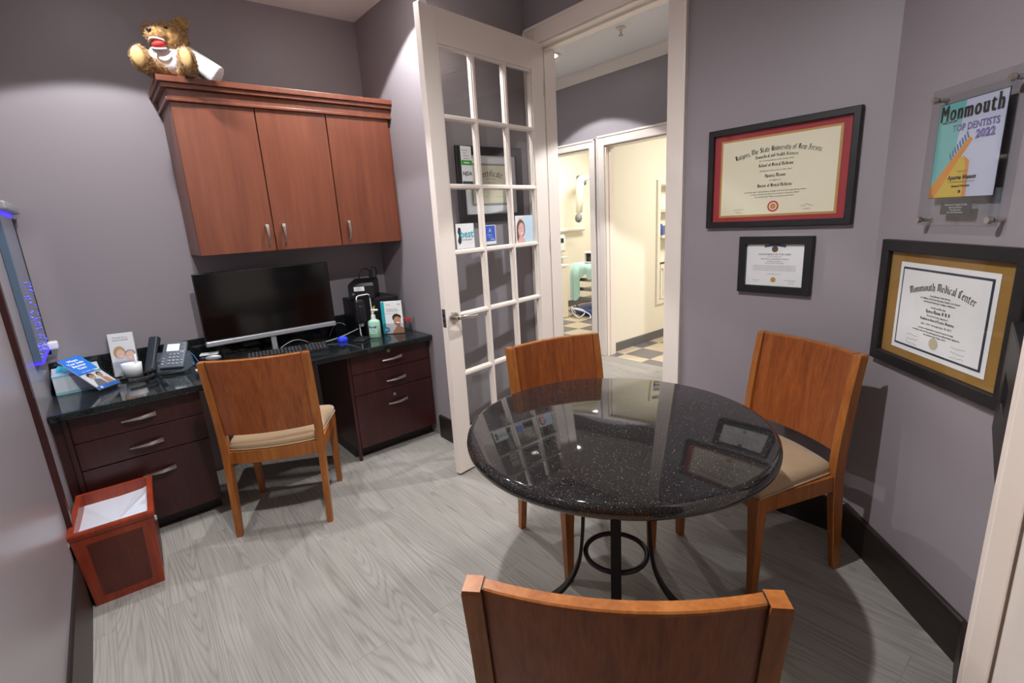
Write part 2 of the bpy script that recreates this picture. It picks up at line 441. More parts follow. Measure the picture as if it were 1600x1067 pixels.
# ---- blackletter drawn with a broad pen
BL = {
 'a': (3.9, [[(.9,4.3),(2,5.1),(3,4.3),(3,.5),(3.6,0)], [(3,3),(1.7,2.7),(1,1.7),(1,.8),(1.8,0),(3,.9)]]),
 'b': (4.1, [[(.7,8.1),(1,7.6),(1,.7),(2.2,-.1),(3.2,.8),(3.2,4.3),(2.3,5.1),(1,4.2)]]),
 'c': (3.5, [[(3,4.4),(2.2,5.1),(1,4.3),(1,.7),(2,-.1),(3.1,.8)]]),
 'd': (4.1, [[(.8,8),(3.2,4.9),(3.2,.8),(2,-.1),(1,.7),(1,4.2),(2.1,5),(3.1,4.4)]]),
 'e': (3.5, [[(1.1,2.3),(3,3.5),(2.2,5.1),(1,4.3),(1,.7),(2,-.1),(3.1,.8)]]),
 'f': (2.9, [[(2.9,7.5),(2.2,8.1),(1.2,7.2),(1.2,-.3)], [(.2,5),(2.6,5)]]),
 'g': (4.1, [[(3.2,4.3),(2.2,5.1),(1,4.3),(1,.9),(2,.1),(3.2,1)], [(3.2,4.9),(3.2,-1.2),(2,-2.2),(.8,-1.4)]]),
 'h': (4.3, [[(.7,8.2),(1,7.6),(1,.5),(1.5,0)], [(1,4.2),(2.4,5.1),(3.4,4.3),(3.4,.8),(2.6,-1)]]),
 'i': (2.1, [[(.5,5),(1,4.5),(1,.5),(1.6,0)], [(.8,6.8),(1.2,6.4)]]),
 'j': (2.1, [[(.5,5),(1,4.5),(1,-1.4),(.2,-2.1)], [(.8,6.8),(1.2,6.4)]]),
 'k': (3.8, [[(.7,8.1),(1,7.6),(1,.3)], [(1,2.6),(2.6,5),(3,3.9),(1.5,2.8),(3.3,0)]]),
 'l': (2.1, [[(.6,8.2),(1,7.6),(1,.5),(1.7,0)]]),
 'm': (6.7, [[(.5,5),(1,4.5),(1,.5),(1.5,0)], [(1,4.2),(2.4,5.1),(3.4,4.4),(3.4,.5),(3.9,0)], [(3.4,4.2),(4.7,5.1),(5.7,4.4),(5.7,.5),(6.3,0)]]),
 'n': (4.4, [[(.5,5),(1,4.5),(1,.5),(1.5,0)], [(1,4.2),(2.4,5.1),(3.4,4.4),(3.4,.5),(4,0)]]),
 'o': (4.0, [[(1,4.3),(1,.7),(2,-.1),(3.2,.8),(3.2,4.3),(2.2,5.1),(1,4.3)]]),
 'p': (4.0, [[(.5,5.2),(1,4.5),(1,-2.2)], [(1,4.2),(2.3,5.1),(3.3,4.3),(3.3,.8),(2.2,-.1),(1,.7)]]),
 'q': (4.0, [[(3.2,4.9),(3.2,-2.2)], [(3.2,4.3),(2.2,5.1),(1,4.3),(1,.7),(2,-.1),(3.2,.8)]]),
 'r': (3.2, [[(.5,5),(1,4.5),(1,.5),(1.6,0)], [(1,4),(2.2,5.1),(2.9,4.4)]]),
 's': (3.5, [[(2.9,4.5),(2,5.1),(1,4.2),(1.2,3.2),(2.8,2),(2.8,.8),(1.8,-.1),(.8,.7)]]),
 't': (3.0, [[(1.1,6.6),(1.1,.7),(1.9,-.1),(2.7,.6)], [(.2,5),(2.4,5)]]),
 'u': (4.3, [[(.5,5),(1,4.5),(1,.7),(2,-.1),(3.4,1)], [(2.9,5),(3.4,4.5),(3.4,.5),(4,0)]]),
 'v': (4.0, [[(.5,5.3),(1,4.5),(1,1.2),(2,-.1)], [(2.2,5.1),(3.2,4.2),(3.1,1.2),(2,-.1)]]),
 'w': (6.0, [[(.5,5.3),(1,4.5),(1,.8),(2,-.1),(3.1,1)], [(2.6,5.1),(3.1,4.5),(3.1,.8),(4.1,-.1)], [(4.2,5.1),(5.2,4.2),(5.1,1.2),(4.1,-.1)]]),
 'x': (3.6, [[(.6,5),(1.2,4.6),(2.6,.3),(3.2,0)], [(3,5),(.7,0)]]),
 'y': (4.2, [[(.5,5),(1,4.5),(1,1),(2,.1),(3.3,1)], [(3.3,5),(3.3,0),(2,-2.2)]]),
 'z': (3.4, [[(.7,4.7),(3,4.9),(.8,.2),(3.1,.1)]]),
 'A': (5.4, [[(.8,6.6),(2,8.1),(4.2,6.8),(4.2,.6),(4.9,0)], [(2,8),(1.3,4),(1,.8),(.3,.2)], [(1.2,3.4),(4.2,3.4)]]),
 'B': (5.2, [[(1.2,8),(1.2,.4)], [(.3,7.4),(2.6,8.2),(4,7.2),(4,5.4),(2,4.4)], [(2,4.4),(4.2,3.4),(4.2,1),(2.6,0),(.6,.6)]]),
 'C': (5.2, [[(4.4,7),(3,8.2),(1.2,6.6),(1.2,1.4),(2.8,0),(4.6,1.2)], [(2.8,7.6),(2.8,1)]]),
 'D': (5.5, [[(.4,7),(1.4,8),(3.6,7.6),(4.6,6),(4.6,1.6),(3,0),(1,.6)], [(1.5,7.4),(1.5,1)], [(2.9,7),(2.9,1)]]),
 'G': (5.4, [[(4.4,7),(3,8.2),(1.2,6.6),(1.2,1.4),(2.8,0),(4.5,1.2),(4.5,3.8),(3,4)], [(2.8,7.6),(2.8,1)]]),
 'H': (5.2, [[(.4,7.2),(1.3,8),(1.3,.6),(.5,0)], [(1.3,4.4),(3,5.2),(4.2,4.2),(4.2,.8),(3,-.8)], [(1.3,7.2),(3.4,8)]]),
 'J': (4.6, [[(.6,7.4),(2,8.2),(3.4,7.6),(3.4,1),(2,-.2),(.6,.8)], [(2.1,7),(2.1,2)]]),
 'L': (4.8, [[(.5,7.2),(1.5,8),(1.4,.8),(2.8,0),(4.4,1)], [(2.8,7),(2.8,1)]]),
 'M': (6.6, [[(.3,7),(1.3,8),(1.2,1),(.4,0)], [(1.3,6.8),(2.4,8),(3.2,7),(3.2,.6)], [(3.2,6.8),(4.4,8.1),(5.4,7),(5.4,.6),(6.1,0)]]),
 'N': (5.4, [[(.4,7.2),(1.4,8),(1.4,.6),(.6,0)], [(1.4,6.6),(3,8.2),(4.4,7),(4.4,1),(3.4,-.4)], [(2.8,7.4),(2.8,1)]]),
 'P': (5.0, [[(.2,7.4),(1.2,8),(1.2,.5),(.4,0)], [(1.2,7.4),(2.6,8.2),(4,7.2),(4,5.2),(2.6,4.2),(1.2,4.6)], [(2.4,7.6),(2.4,.8)]]),
 'R': (5.4, [[(.2,7.4),(1.2,8),(1.2,.5),(.4,0)], [(1.2,7.4),(2.6,8.2),(4,7.2),(4,5.4),(2.6,4.4),(1.2,4.6)], [(2.6,4.4),(4,2.6),(4.2,.6),(5,0)], [(2.4,7.6),(2.4,.8)]]),
 'S': (5.2, [[(4.4,7.2),(3,8.2),(1.2,7),(1.4,5.4),(4.2,3.4),(4.4,1.4),(3,0),(.8,1)], [(2.8,7.6),(2.8,1)]]),
 'T': (5.2, [[(.3,6.6),(1.4,8),(4.6,7.6),(5.1,8.2)], [(2.6,7.6),(1.2,5.6),(1,2),(2.4,0),(4.6,1)], [(3.4,7.4),(3.4,1)]]),
 'U': (5.4, [[(.4,7.4),(1.4,8),(1.2,1.4),(2.8,0),(4.4,1.4)], [(4.4,8),(4.4,.6),(5,0)], [(2.8,7),(2.8,1)]]),
 ',': (1.6, [[(.7,.6),(1,.2),(.5,-1.2)]]), '.': (1.6, [[(.6,.5),(1,.1)]]), ' ': (2.4, []),
}
def blackletter(mb, s, x_height, cx, cz, y, arc=0.0, nib=1.25, wscale=1.0):
    """centred blackletter line; arc = drop at both ends"""
    k = x_height/5.0
    total = sum(BL.get(c, BL['o'])[0] for c in s)*k*wscale
    pen = (nib*0.5*k*math.cos(PI/4), -nib*0.5*k*math.sin(PI/4)*-1)
    pen = (nib*0.5*k*0.80, nib*0.5*k*0.55)
    x = -total/2; yy = y
    for c in s:
        adv, strokes = BL.get(c, BL['o'])
        mid = x+adv*k*wscale/2
        q = mid/(total/2) if total else 0
        drop = -arc*q*q
        slope = -2*arc*q/(total/2) if total else 0
        ang = math.atan(slope)
        ca, sa = math.cos(ang), math.sin(ang)
        def tr(px, pz):
            dx = px*k*wscale-adv*k*wscale/2; dz = pz*k
            return (cx+mid+dx*ca-dz*sa, cz+drop+dx*sa+dz*ca)
        for st in strokes:
            P = [tr(*p) for p in st]
            for i in range(len(P)-1):
                (ax, az), (bx, bz) = P[i], P[i+1]
                d = pen
                mb.poly([(ax-d[0], yy, az-d[1]), (bx-d[0], yy, bz-d[1]), (bx+d[0], yy, bz+d[1]), (ax+d[0], yy, az+d[1])])
        x += adv*k*wscale
    return mb
def slab_text(mb, s, x0, x1, z, size, y):
    # heavy slab-serif line fitted between x0 and x1
    parts = []; x = 0
    for c in s:
        cu = bpy.data.curves.new('t', 'FONT'); cu.body = c; cu.size = size; cu.resolution_u = 3
        o = bpy.data.objects.new('t', cu); COL.objects.link(o); bpy.context.view_layer.update()
        me = bpy.data.meshes.new_from_object(o.evaluated_get(bpy.context.evaluated_depsgraph_get()))
        b = bmesh.new(); b.from_mesh(me)
        lo = min(v.co.x for v in b.verts); hi = max(v.co.x for v in b.verts); top = max(v.co.y for v in b.verts)
        parts.append((c, b, x-lo, x, x+hi-lo, top)); x += hi-lo+size*.22
        bpy.data.objects.remove(o); bpy.data.curves.remove(cu); bpy.data.meshes.remove(me)
    k = (x1-x0)/(x-size*.22); st = size*.11
    for c, b, sh, a, e, top in parts:
        base = [(v, v.co.copy()) for v in b.verts]
        for dx in (-.055, -.028, 0, .028, .055):
            for v, co in base: v.co = Vector((x0+(co.x+sh+dx*size)*k, y-.0001*(dx+.06), z+co.y))
            mb._add(b.copy())
        b.free()
        xh = size*.545
        bars = {'M': ((a, 0), (e-st, 0), (a, top-.05*size), (e-st, top-.05*size)), 'n': ((a, 0), (e-st, 0)), 'm': ((a, 0), ((a+e-st)/2, 0), (e-st, 0)), 'h': ((a, 0), (e-st, 0), (a-.02*size, top-.05*size)), 'u': ((a-.03*size, top-.06*size), (e-st-.03*size, top-.06*size), (e-st+.02*size, 0))}.get(c, ())
        for bx, bz in bars:
            mb.quad(x0+(bx-.05*size)*k, z+bz, x0+(bx+st+.05*size)*k, z+bz+.06*size, y-.0002)
def scribble(mb, cx, cz, w, h, y, seed, th=0.0006):
    rnd = random.Random(seed); n = 14; prev = None
    for i in range(n+1):
        p = (cx-w/2+w*i/n, cz+h*(rnd.random()-0.5)*(1.0 if i % 2 else 0.8))
        if prev:
            mb.poly([(prev[0], y, prev[1]-th), (p[0], y, p[1]-th), (p[0], y, p[1]+th), (prev[0], y, prev[1]+th)])
        prev = p

# ------------------------------------------------------------------ room shell
CZ = 2.75
XL, XC = -1.905, 0.686
YA2 = -0.905
DX, DY = 0.22, -3.316          # end of the 45 degree wall
mb = MB(); mb.box((XL-.12, -5.3, -.06), (2.30, 3.2, 0)); struct('floor', mb, M['floor'], 'grey wood plank floor')
mb = MB(); mb.box((XL-.12, -5.3, CZ), (XC+.14, .12, CZ+.06)); struct('ceiling', mb, M['ceiling'], 'white ceiling of the office')
mb = MB(); mb.box((XL-.12, 0, 0), (.12, .12, CZ)); struct('wall_back', mb, M['wall'], 'mauve wall behind the desk')
mb = MB(); mb.box((0, YA2, 0), (.12, 0, CZ)); struct('wall_alcove', mb, M['wall'], 'mauve wall at the right end of the desk')
mb = MB(); mb.box((.12, YA2, 0), (XC, YA2+.12, CZ)); struct('wall_return', mb, M['wall'], 'mauve wall behind the open glazed door')
# door wall with opening
Y0, Y1 = -1.005, -1.9365
mb = MB()
mb.box((XC, Y0, 0), (XC+.14, YA2+.12, CZ)); mb.box((XC, Y1, 2.45), (XC+.14, Y0, CZ)); mb.box((XC, -2.90, 0), (XC+.14, Y1, CZ))
struct('wall_right', mb, M['wall'], 'mauve wall with the doorway and two diplomas')
# 45 degree wall
def wall_seg(name, a, b, th, m, label, z1=CZ):
    a, b = Vector((*a, 0)), Vector((*b, 0)); d = (b-a).normalized(); n = Vector((d.y, -d.x, 0))
    mb = MB(); q = [a, b, b+n*th, a+n*th]
    mb.loft([[(p.x, p.y, 0) for p in q], [(p.x, p.y, z1) for p in q]])
    return struct(name, mb, m, label)
wall_seg('wall_angled', (DX, DY), (XC, -2.85), .1, M['wall'], 'angled mauve wall with the award plaque')
wall_seg('wall_near', (-.18, -3.372), (DX, DY), .1, M['wall'], 'short mauve wall by the entrance casing')
mb = MB(); mb.box((XL-.12, -5.3, 0), (XL, 0, CZ)); struct('wall_left', mb, M['wall_satin'], 'satin mauve wall on the left')
mb = MB(); mb.box((XL, -5.3, 0), (2.3, -5.2, CZ)); struct('wall_front', mb, M['wall'], 'wall behind the viewer')
# baseboards
def bb(name, a, b, h=.16, th=.015, m=None):
    a, b = Vector((*a, 0)), Vector((*b, 0)); d = (b-a).normalized(); n = Vector((-d.y, d.x, 0))
    mb = MB(); c = .006
    prof = [(0, 0), (th, 0), (th, h-c), (th-c, h), (0, h)]
    mb.loft([[a+n*o+Vector((0, 0, z)) for o, z in prof], [b+n*o+Vector((0, 0, z)) for o, z in prof]])
    return struct(name, mb, m or M['base'])
bb('baseboard_alcove', (0, -.905), (0, -.63))
bb('baseboard_return', (.56, YA2), (0, YA2))
bb('baseboard_right', (XC, -2.845), (XC, -2.035))
bb('baseboard_angled', (DX+.005, DY+.004), (XC-.005, -2.855))
bb('baseboard_near', (-.17, -3.370), (DX, DY))
bb('baseboard_left', (XL, -1.0), (XL, -5.2), h=.235, th=.012)
# wood strip on left wall
mb = MB(); mb.box((XL, -.945, .0), (XL+.018, -.90, CZ), .001); struct('trim_1', mb, M['mahogany'], 'dark wood strip on the left wall')

# doorway casing
mb = MB()
cw = .0965
def casing(mb, x, y0, y1, zh, side, w=cw, th=.02):
    # x plane, faces -x when side=-1 ; y0>y1 opening limits
    def b(ya, yb, za, zb):
        mb.box((x, ya, za), (x+side*th, yb, zb), .004); 
    b(y0, y0+w, 0, zh+w); b(y1-w, y1, 0, zh+w); b(y1, y0, zh, zh+w)
    def b2(ya, yb, za, zb): mb.box((x+side*th*.5, ya, za), (x+side*(th+.007), yb, zb), .003)
    b2(y0+w-.018, y0+w, 0, zh+w); b2(y1-w, y1-w+.018, 0, zh+w); b2(y1-w, y0+w, zh+w-.018, zh+w)
casing(mb, XC, Y0, Y1, 2.45, -1)
casing(mb, XC+.14, Y0, Y1, 2.45, 1)
mb.box((XC-.002, Y0-.004, 0), (XC+.142, Y0-.0005, 2.449)); mb.box((XC-.002, Y1+.0005, 0), (XC+.142, Y1+.012, 2.449)); mb.box((XC-.002, Y1, 2.440), (XC+.142, Y0, 2.4495))
mb.box((XC+.055, Y1+.01, 0), (XC+.085, Y1+.024, 2.44)); mb.box((XC+.055, Y0-.008, 0), (XC+.085, Y0-.003, 2.44)); mb.box((XC+.055, Y1+.01, 2.428), (XC+.085, Y0, 2.441))
struct('trim_2', mb, M['white'], 'white casing of the doorway')
# entrance casing beside the viewer
mb = MB()
mb.loft([[(-.20, -3.345, z), (-.20, -3.40, z), (-.23, -3.403, z), (-.75, -3.452, z), (-.75, -3.52, z), (-.15, -3.52, z), (-.15, -3.345, z)] for z in (0, 2.5)])
mb.box((-.222, -3.396, 0), (-.197, -3.352, 2.5), .004)
struct('trim_3', mb, M['white'], 'white casing of the entrance beside the viewer')

# ------------------------------------------------------------------ hall and rooms beyond
XH = 2.28
mb = MB(); mb.box((XC+.14, -5.3, CZ), (XH+.12, 3.2, CZ+.06)); struct('ceiling_hall', mb, M['ceiling'], 'white hall ceiling')
RZ = 2.06
LD0, LD1 = .90, -.015      # left room door
RD0, RD1 = -.20, -1.05     # right room door
mb = MB()
for ya, yb, za, zb in ((LD0, 3.2, 0, CZ), (RD0, LD1, 0, CZ), (-5.2, RD1, 0, CZ), (LD1, LD0, RZ, CZ), (RD1, RD0, RZ, CZ)):
    mb.box((XH, ya, za), (XH+.12, yb, zb))
struct('wall_hall', mb, M['wall'], 'mauve hall wall with two doorways')
mb = MB(); mb.box((XC+.14, 3.1, 0), (XH, 3.2, CZ)); struct('wall_hall_end', mb, M['wall'], 'end wall of the hall')
mb = MB()
mb.loft([[(XH, y, CZ), (XH, y, CZ-.085), (XH-.012, y, CZ-.085), (XH-.03, y, CZ-.055), (XH-.055, y, CZ-.03), (XH-.07, y, CZ-.012), (XH-.07, y, CZ)] for y in (-5.2, 3.1)])
struct('trim_4', mb, M['white'], 'white crown moulding in the hall')
mb = MB(); casing(mb, XH, LD0, LD1, RZ, -1, .075, .018); mb.box((XH-.001, LD1+.0005, 0), (XH+.126, LD1+.012, RZ-.0005)); mb.box((XH-.001, LD0-.012, 0), (XH+.126, LD0-.0005, RZ-.0005)); mb.box((XH-.001, LD1, RZ-.012), (XH+.126, LD0, RZ-.0005))
struct('trim_5', mb, M['white'], 'white casing of the treatment room door')
mb = MB(); casing(mb, XH, RD0, RD1, RZ, -1, .09, .018); mb.box((XH-.001, RD1+.0005, 0), (XH+.126, RD1+.012, RZ-.0005)); mb.box((XH-.001, RD0-.012, 0), (XH+.126, RD0-.0005, RZ-.0005)); mb.box((XH-.001, RD1, RZ-.012), (XH+.126, RD0, RZ-.0005))
mb.box((XH+.04, RD0-.022, 0), (XH+.07, RD0-.011, RZ-.012))
struct('trim_6', mb, M['white'], 'white casing of the cream room door')
mb = MB(); mb.box((XH+.02, -3.2, -.06), (6.2, 3.2, .001)); struct('floor_tiled', mb, M['tile'], 'beige and grey checkered tile floor')
mb = MB(); mb.box((XH+.12, -3.2, 2.62), (6.2, 3.2, 2.7)); struct('ceiling_rooms', mb, M['ceiling'], 'ceiling of the rooms beyond')
mb = MB(); mb.box((XH+.12, -.16, 0), (3.22, -.05, 2.62)); mb.box((3.65, -.16, 0), (6.0, -.05, 2.62)); mb.box((3.22, -.16, 0), (3.65, -.05, .44)); mb.box((3.22, -.16, 1.71), (3.65, -.05, 2.62)); struct('wall_divider', mb, M['cream'], 'cream wall between the two rooms')
mb = MB(); mb.box((XH+.12, 2.2, 0), (6.0, 2.32, 2.62)); struct('wall_treatment', mb, M['cream'], 'cream back wall of the treatment room')
mb = MB(); mb.box((6.0, -3.2, 0), (6.12, 2.32, 2.62)); struct('wall_far', mb, M['cream'], 'cream far wall of the rooms')
mb = MB(); mb.box((XH+.12, -3.2, 0), (6.0, -3.1, 2.62)); struct('wall_side', mb, M['cream'], 'cream side wall of the right room')
mb = MB(); mb.box((XH+.121, -3.1, 0), (XH+.125, RD1-.02, 2.62)); mb.box((XH+.121, LD0+.02, 0), (XH+.125, 2.2, 2.62)); struct('wall_lining', mb, M['cream'], 'cream inner face of the hall wall')
bb('baseboard_cream', (6.0, -.16), (XH+.14, -.16), h=.095, th=.012, m=M['tilebase'])
bb('baseboard_treatment', (6.0, 2.2), (3.3, 2.2), h=.095, th=.012, m=M['tilebase'])
# floor threshold
# wall cabinet niche in the right room
t = thing('wall_cabinet', 'tall white recessed wall cabinet with open shelves in the cream room', 'cabinet', (3.175, -.16, .40))
W_, H_, D_ = .52, 1.36, .09
mb = MB(); mb.ring(W_, H_, .055, -.0005, -.022, W_/2, H_/2, .004); mb.build('frame', M['cabwhite'], t)
mb = MB(); mb.box((.047, .100, .045), (W_-.047, .104, H_-.055)); mb.box((.047, .0, .045), (.051, .1, H_-.055)); mb.box((W_-.051, .0, .045), (W_-.047, .1, H_-.055)); mb.build('lining', M['cabwhite'], t)
for z in (.47, .74, 1.02):
    mb = MB(); mb.box((.052, -.05 if z == .74 else -.012, z), (W_-.052, .099, z+(.03 if z == .74 else .014)), .002); mb.build('shelf', M['cabwhite'], t)
mb = MB(); mb.box((.058, -.030, .058), (W_-.058, -.012, .45), .003); mb.ring(W_-.2, .3, .02, -.030, -.036, W_/2, .25); d_ = mb.build('door', M['cabwhite'], t)
mb = MB(); mb.sphere((.08, -.042, .4), .01); mb.build('knob', M['nickel'], d_)
mb = MB(); mb.lathe([(.02, 0), (.022, .005), (.022, .085), (.012, .1), (.012, .12), (.0, .122)], (3.275, -.16, 1.171)); tag(mb.build('bottle', M['royal']), 'small blue bottle on the middle shelf of the white wall cabinet', 'bottle')
mb = MB(); mb.rbox((3.33, -.15, 1.171), (3.43, -.08, 1.27), .008); tag(mb.build('supply_box', M['grey']), 'small grey box on the middle shelf of the white wall cabinet', 'box')
mb = MB(); mb.rbox((3.25, -.15, 1.435), (3.44, -.07, 1.60), .02); tag(mb.build('paper_bundle', M['paper']), 'white paper bundle on the top shelf of the white wall cabinet', 'bundle')

# left (treatment) room
t = thing('base_cabinet', 'white base cabinet with dark toe kick in the treatment room', 'cabinet', (2.55, 1.22, 0))
mb = MB(); mb.box((0, 0, .10), (.62, .95, .79), .002); mb.build('body', M['cabwhite'], t)
mb = MB(); mb.box((-.02, -.02, .79), (.66, .97, .815), .006); mb.build('countertop', M['cabwhite'], t)
mb = MB(); mb.box((0, .06, 0.001), (.52, .95, .10)); mb.build('toe_kick', M['grey'], t)
mb = MB(); mb.box((.0, -.018, .12), (.30, 0, .77), .002); mb.box((.31, -.018, .12), (.615, 0, .77), .002); mb.build('door', M['cabwhite'], t)
t = thing('soap_dispenser', 'white wall soap dispenser above the treatment room counter', 'dispenser', (3.98, 2.2, .90))
mb = MB(); mb.rbox((-.09, -.11, 0), (.09, 0, .26), .03); mb.build('housing', M['whitep'], t)
mb = MB(); mb.rbox((-.035, -.116, .14), (.035, -.108, .21), .003); mb.build('window', M['darkhole'], t)
mb = MB(); mb.box((-.11, -.12, -.10), (.11, 0, -.075), .005); mb.build('drip_tray', M['whitep'], t)
t = thing('light_arm', 'white articulated wall arm with round head above the mint draped cart', 'arm', (4.5, 2.2, 2.0))
mb = MB(); mb.rbox((-.05, -.10, -.10), (.09, -.001, .05), .02); mb.build('wall_mount', M['grey'], t)
mb = MB(); mb.tube([(0, -.11, -.02), (-.12, -.28, -.01), (-.28, -.30, -.03)], [.05, .045, .045], 14); mb.build('upper_arm', M['whitep'], t)
mb = MB(); mb.tube([(-.28, -.30, -.03), (-.30, -.31, -.10), (-.345, -.32, -.52)], [.05, .062, .05], 14); mb.build('lower_arm', M['cabwhite'], t)
mb = MB(); mb.sphere((-.36, -.32, -.60), (.055, .055, .07)); mb.build('head', M['grey'], t)
t = thing('wall_rail', 'white tubular rail arm on the treatment room wall under the light arm', 'rail', (4.1, 2.2, 1.23))
mb = MB(); mb.cyl((-.5, -.06, 0), (.44, -.06, 0), .035, seg=16); mb.build('tube', M['cabwhite'], t)
mb = MB(); mb.box((-.1, -.06, -.02), (-.04, 0, .02)); mb.build('bracket', M['cabwhite'], t)
t = thing('treatment_cart', 'steel shelved cart with blue base in the treatment room', 'cart', (3.98, 1.40, 0), -PI/2)
for x in (-.24, .24):
    for y in (-.18, .18):
        mb = MB(); mb.cyl((x, y, .06), (x, y, .72), .014, seg=10); mb.build('upright', M['steel'], t)
for z in (.22, .36, .50, .62):
    mb = MB(); mb.box((-.26, -.2, z), (.26, .2, z+.012), .003); mb.box((-.26, -.2, z+.012), (.26, -.19, z+.05), .002); mb.build('shelf', M['steel'], t)
mb = MB(); mb.rbox((-.34, -.24, .02), (.34, .24, .10), .03); mb.build('base', M['bluep'], t)
mb = MB(); mb.box((-.28, -.22, .72), (.28, .22, .745), .004); mb.build('top', M['cabwhite'], t)
# drape
t = thing('mint_drape', 'mint green paper drape hanging over the cart in the treatment room', 'drape', (3.98, 1.40, .746), -PI/2)
mb = MB(); rings = []
for i in range(17):
    a = -.285+.57*i/16
    w = .012*math.sin(i*1.7)
    low = -.50 - .06*math.sin(i*2.3) if a < -.10 else (-.17 - .04*math.sin(i*1.3))
    rings.append([(a, .2, .012), (a, -.15, .012+w*.3), (a-.01, -.235+w, .004), (a-.015, -.25+w*1.5, low*.4), (a-.02+.01*math.sin(i*2), -.245+w*2, low*.8), (a-.02, -.25+w*2.4, low)])
mb.loft(rings, False, True, closed=False)
mb.build('sheet', M['mint'], t)
t = thing('tabletop_device', 'white square framed device on the mint draped cart', 'device', (3.90, 1.325, .762), -PI/2)
mb = MB(); mb.ring(.34, .16, .022, .08, -.08, 0, .08, .006); mb.box((-.15, .06, .02), (.15, .08, .14)); mb.build('frame', M['whitep'], t)
mb = MB(); mb.box((-.147, -.05, .023), (.147, .055, .137)); mb.build('interior', M['darkhole'], t)
mb = MB(); mb.rbox((-.10, -.075, .03), (.10, -.045, .09), .02); mb.build('roller', mat('dark_red_roller', (70, 46, 46), .5), t)
mb = MB(); pts = []
for i in range(60):
    a = i*.35; pts.append((3.58+.05*math.cos(a), 1.58-.10*math.sin(a*.7)-i*.005, .012+abs(math.sin(a*.31))*.13))
mb.tube(pts, .009, 7); tag(mb.build('hose', M['whitep']), 'coiled white hose on the tile floor before the cart', 'hose')

# ------------------------------------------------------------------ downlights (fixture + its light)
def can(x, y, z, power, name_label, group, color=CAN_COLOR, spot=112.5, blend=0.10):
    t = thing('recessed_light', name_label, 'ceiling light', (x, y, z), 0, group)
    mb = MB(); mb.lathe([(.052, -.001), (.055, -.006), (.085, -.008), (.09, -.004), (.09, -.0005)], (0, 0, 0), 32); mb.build('trim_ring', M['white'], t)
    mb = MB(); mb.cyl((0, 0, -.0095), (0, 0, -.009), .052, seg=32); mb.build('lens', M['lens'], t)
    l = bpy.data.lights.new('downlight_lamp', 'SPOT'); l.energy = power; l.color = color
    l.spot_size = math.radians(spot); l.spot_blend = blend; l.shadow_soft_size = .035
    o = bpy.data.objects.new('downlight_lamp', l); COL.objects.link(o); o.parent = t; o.location = (0, 0, -.012)
    a = bpy.data.lights.new('lens_glow_lamp', 'AREA'); a.shape = 'DISK'; a.size = .10; a.energy = power*GLOW; a.color = color
    q = bpy.data.objects.new('lens_glow_lamp', a); COL.objects.link(q); q.parent = t; q.location = (0, 0, -.0115)
    return t
LB = ['recessed ceiling light above the left end of the desk', 'recessed ceiling light near the alcove wall above the desk chair', 'recessed ceiling light over the open floor']
for (x, y, k, sp, bl), lb in zip(OFFICE_CANS, LB): can(x, y, CZ, CAN_POWER*k, lb, 'office downlights', CAN_COLOR, sp, bl)
for x, y, k in BACK_FILL_CANS: can(x, y, CZ, CAN_POWER*k, 'added unseen fill light on the ceiling behind the viewer', 'office downlights')
for (x, y, k), lb in zip(HALL_CANS, ['recessed hall ceiling light before the two cream room doors', 'added unseen ceiling light at the near end of the hall', 'added unseen ceiling light at the far end of the hall']):
    can(x, y, CZ, HALL_POWER*k, lb, 'hall downlights')
def added_troffer(x, y, z, w, d, label):  # panels added out of view to light the rooms beyond
    t = thing('added_panel_light', label, 'ceiling light', (x, y, z), 0, 'added panel lights of the rooms beyond')
    mb = MB(); mb.box((-w/2-.02, -d/2-.02, -.03), (w/2+.02, d/2+.02, -.0005), .003); mb.build('housing', M['white'], t)
    mb = MB(); mb.box((-w/2, -d/2, -.034), (w/2, d/2, -.031)); mb.build('diffuser', M['lens2'], t)
    l = bpy.data.lights.new('added_panel_lamp', 'AREA'); l.shape = 'RECTANGLE'; l.size = w; l.size_y = d; l.energy = ROOM_POWER; l.color = (1, .96, .89)
    o = bpy.data.objects.new('added_panel_lamp', l); COL.objects.link(o); o.parent = t; o.location = (0, 0, -.04)
added_troffer(3.9, 1.0, 2.62, 1.1, .5, 'added unseen ceiling panel light of the treatment room')
added_troffer(3.6, -1.6, 2.62, 1.1, .5, 'added unseen ceiling panel light of the cream room')
t = thing('sprinkler', 'small chrome fire sprinkler on the hall ceiling', 'sprinkler', (1.668, -.872, CZ))
mb = MB(); mb.lathe([(.035, -.001), (.036, -.006), (.03, -.01), (.012, -.012), (.01, -.03)], seg=20); mb.build('escutcheon', M['white'], t)
mb = MB(); mb.cyl((0, 0, -.03), (0, 0, -.05), .006, seg=10); mb.cyl((0, 0, -.05), (0, 0, -.053), .018, seg=14); mb.build('deflector', M['nickel'], t)

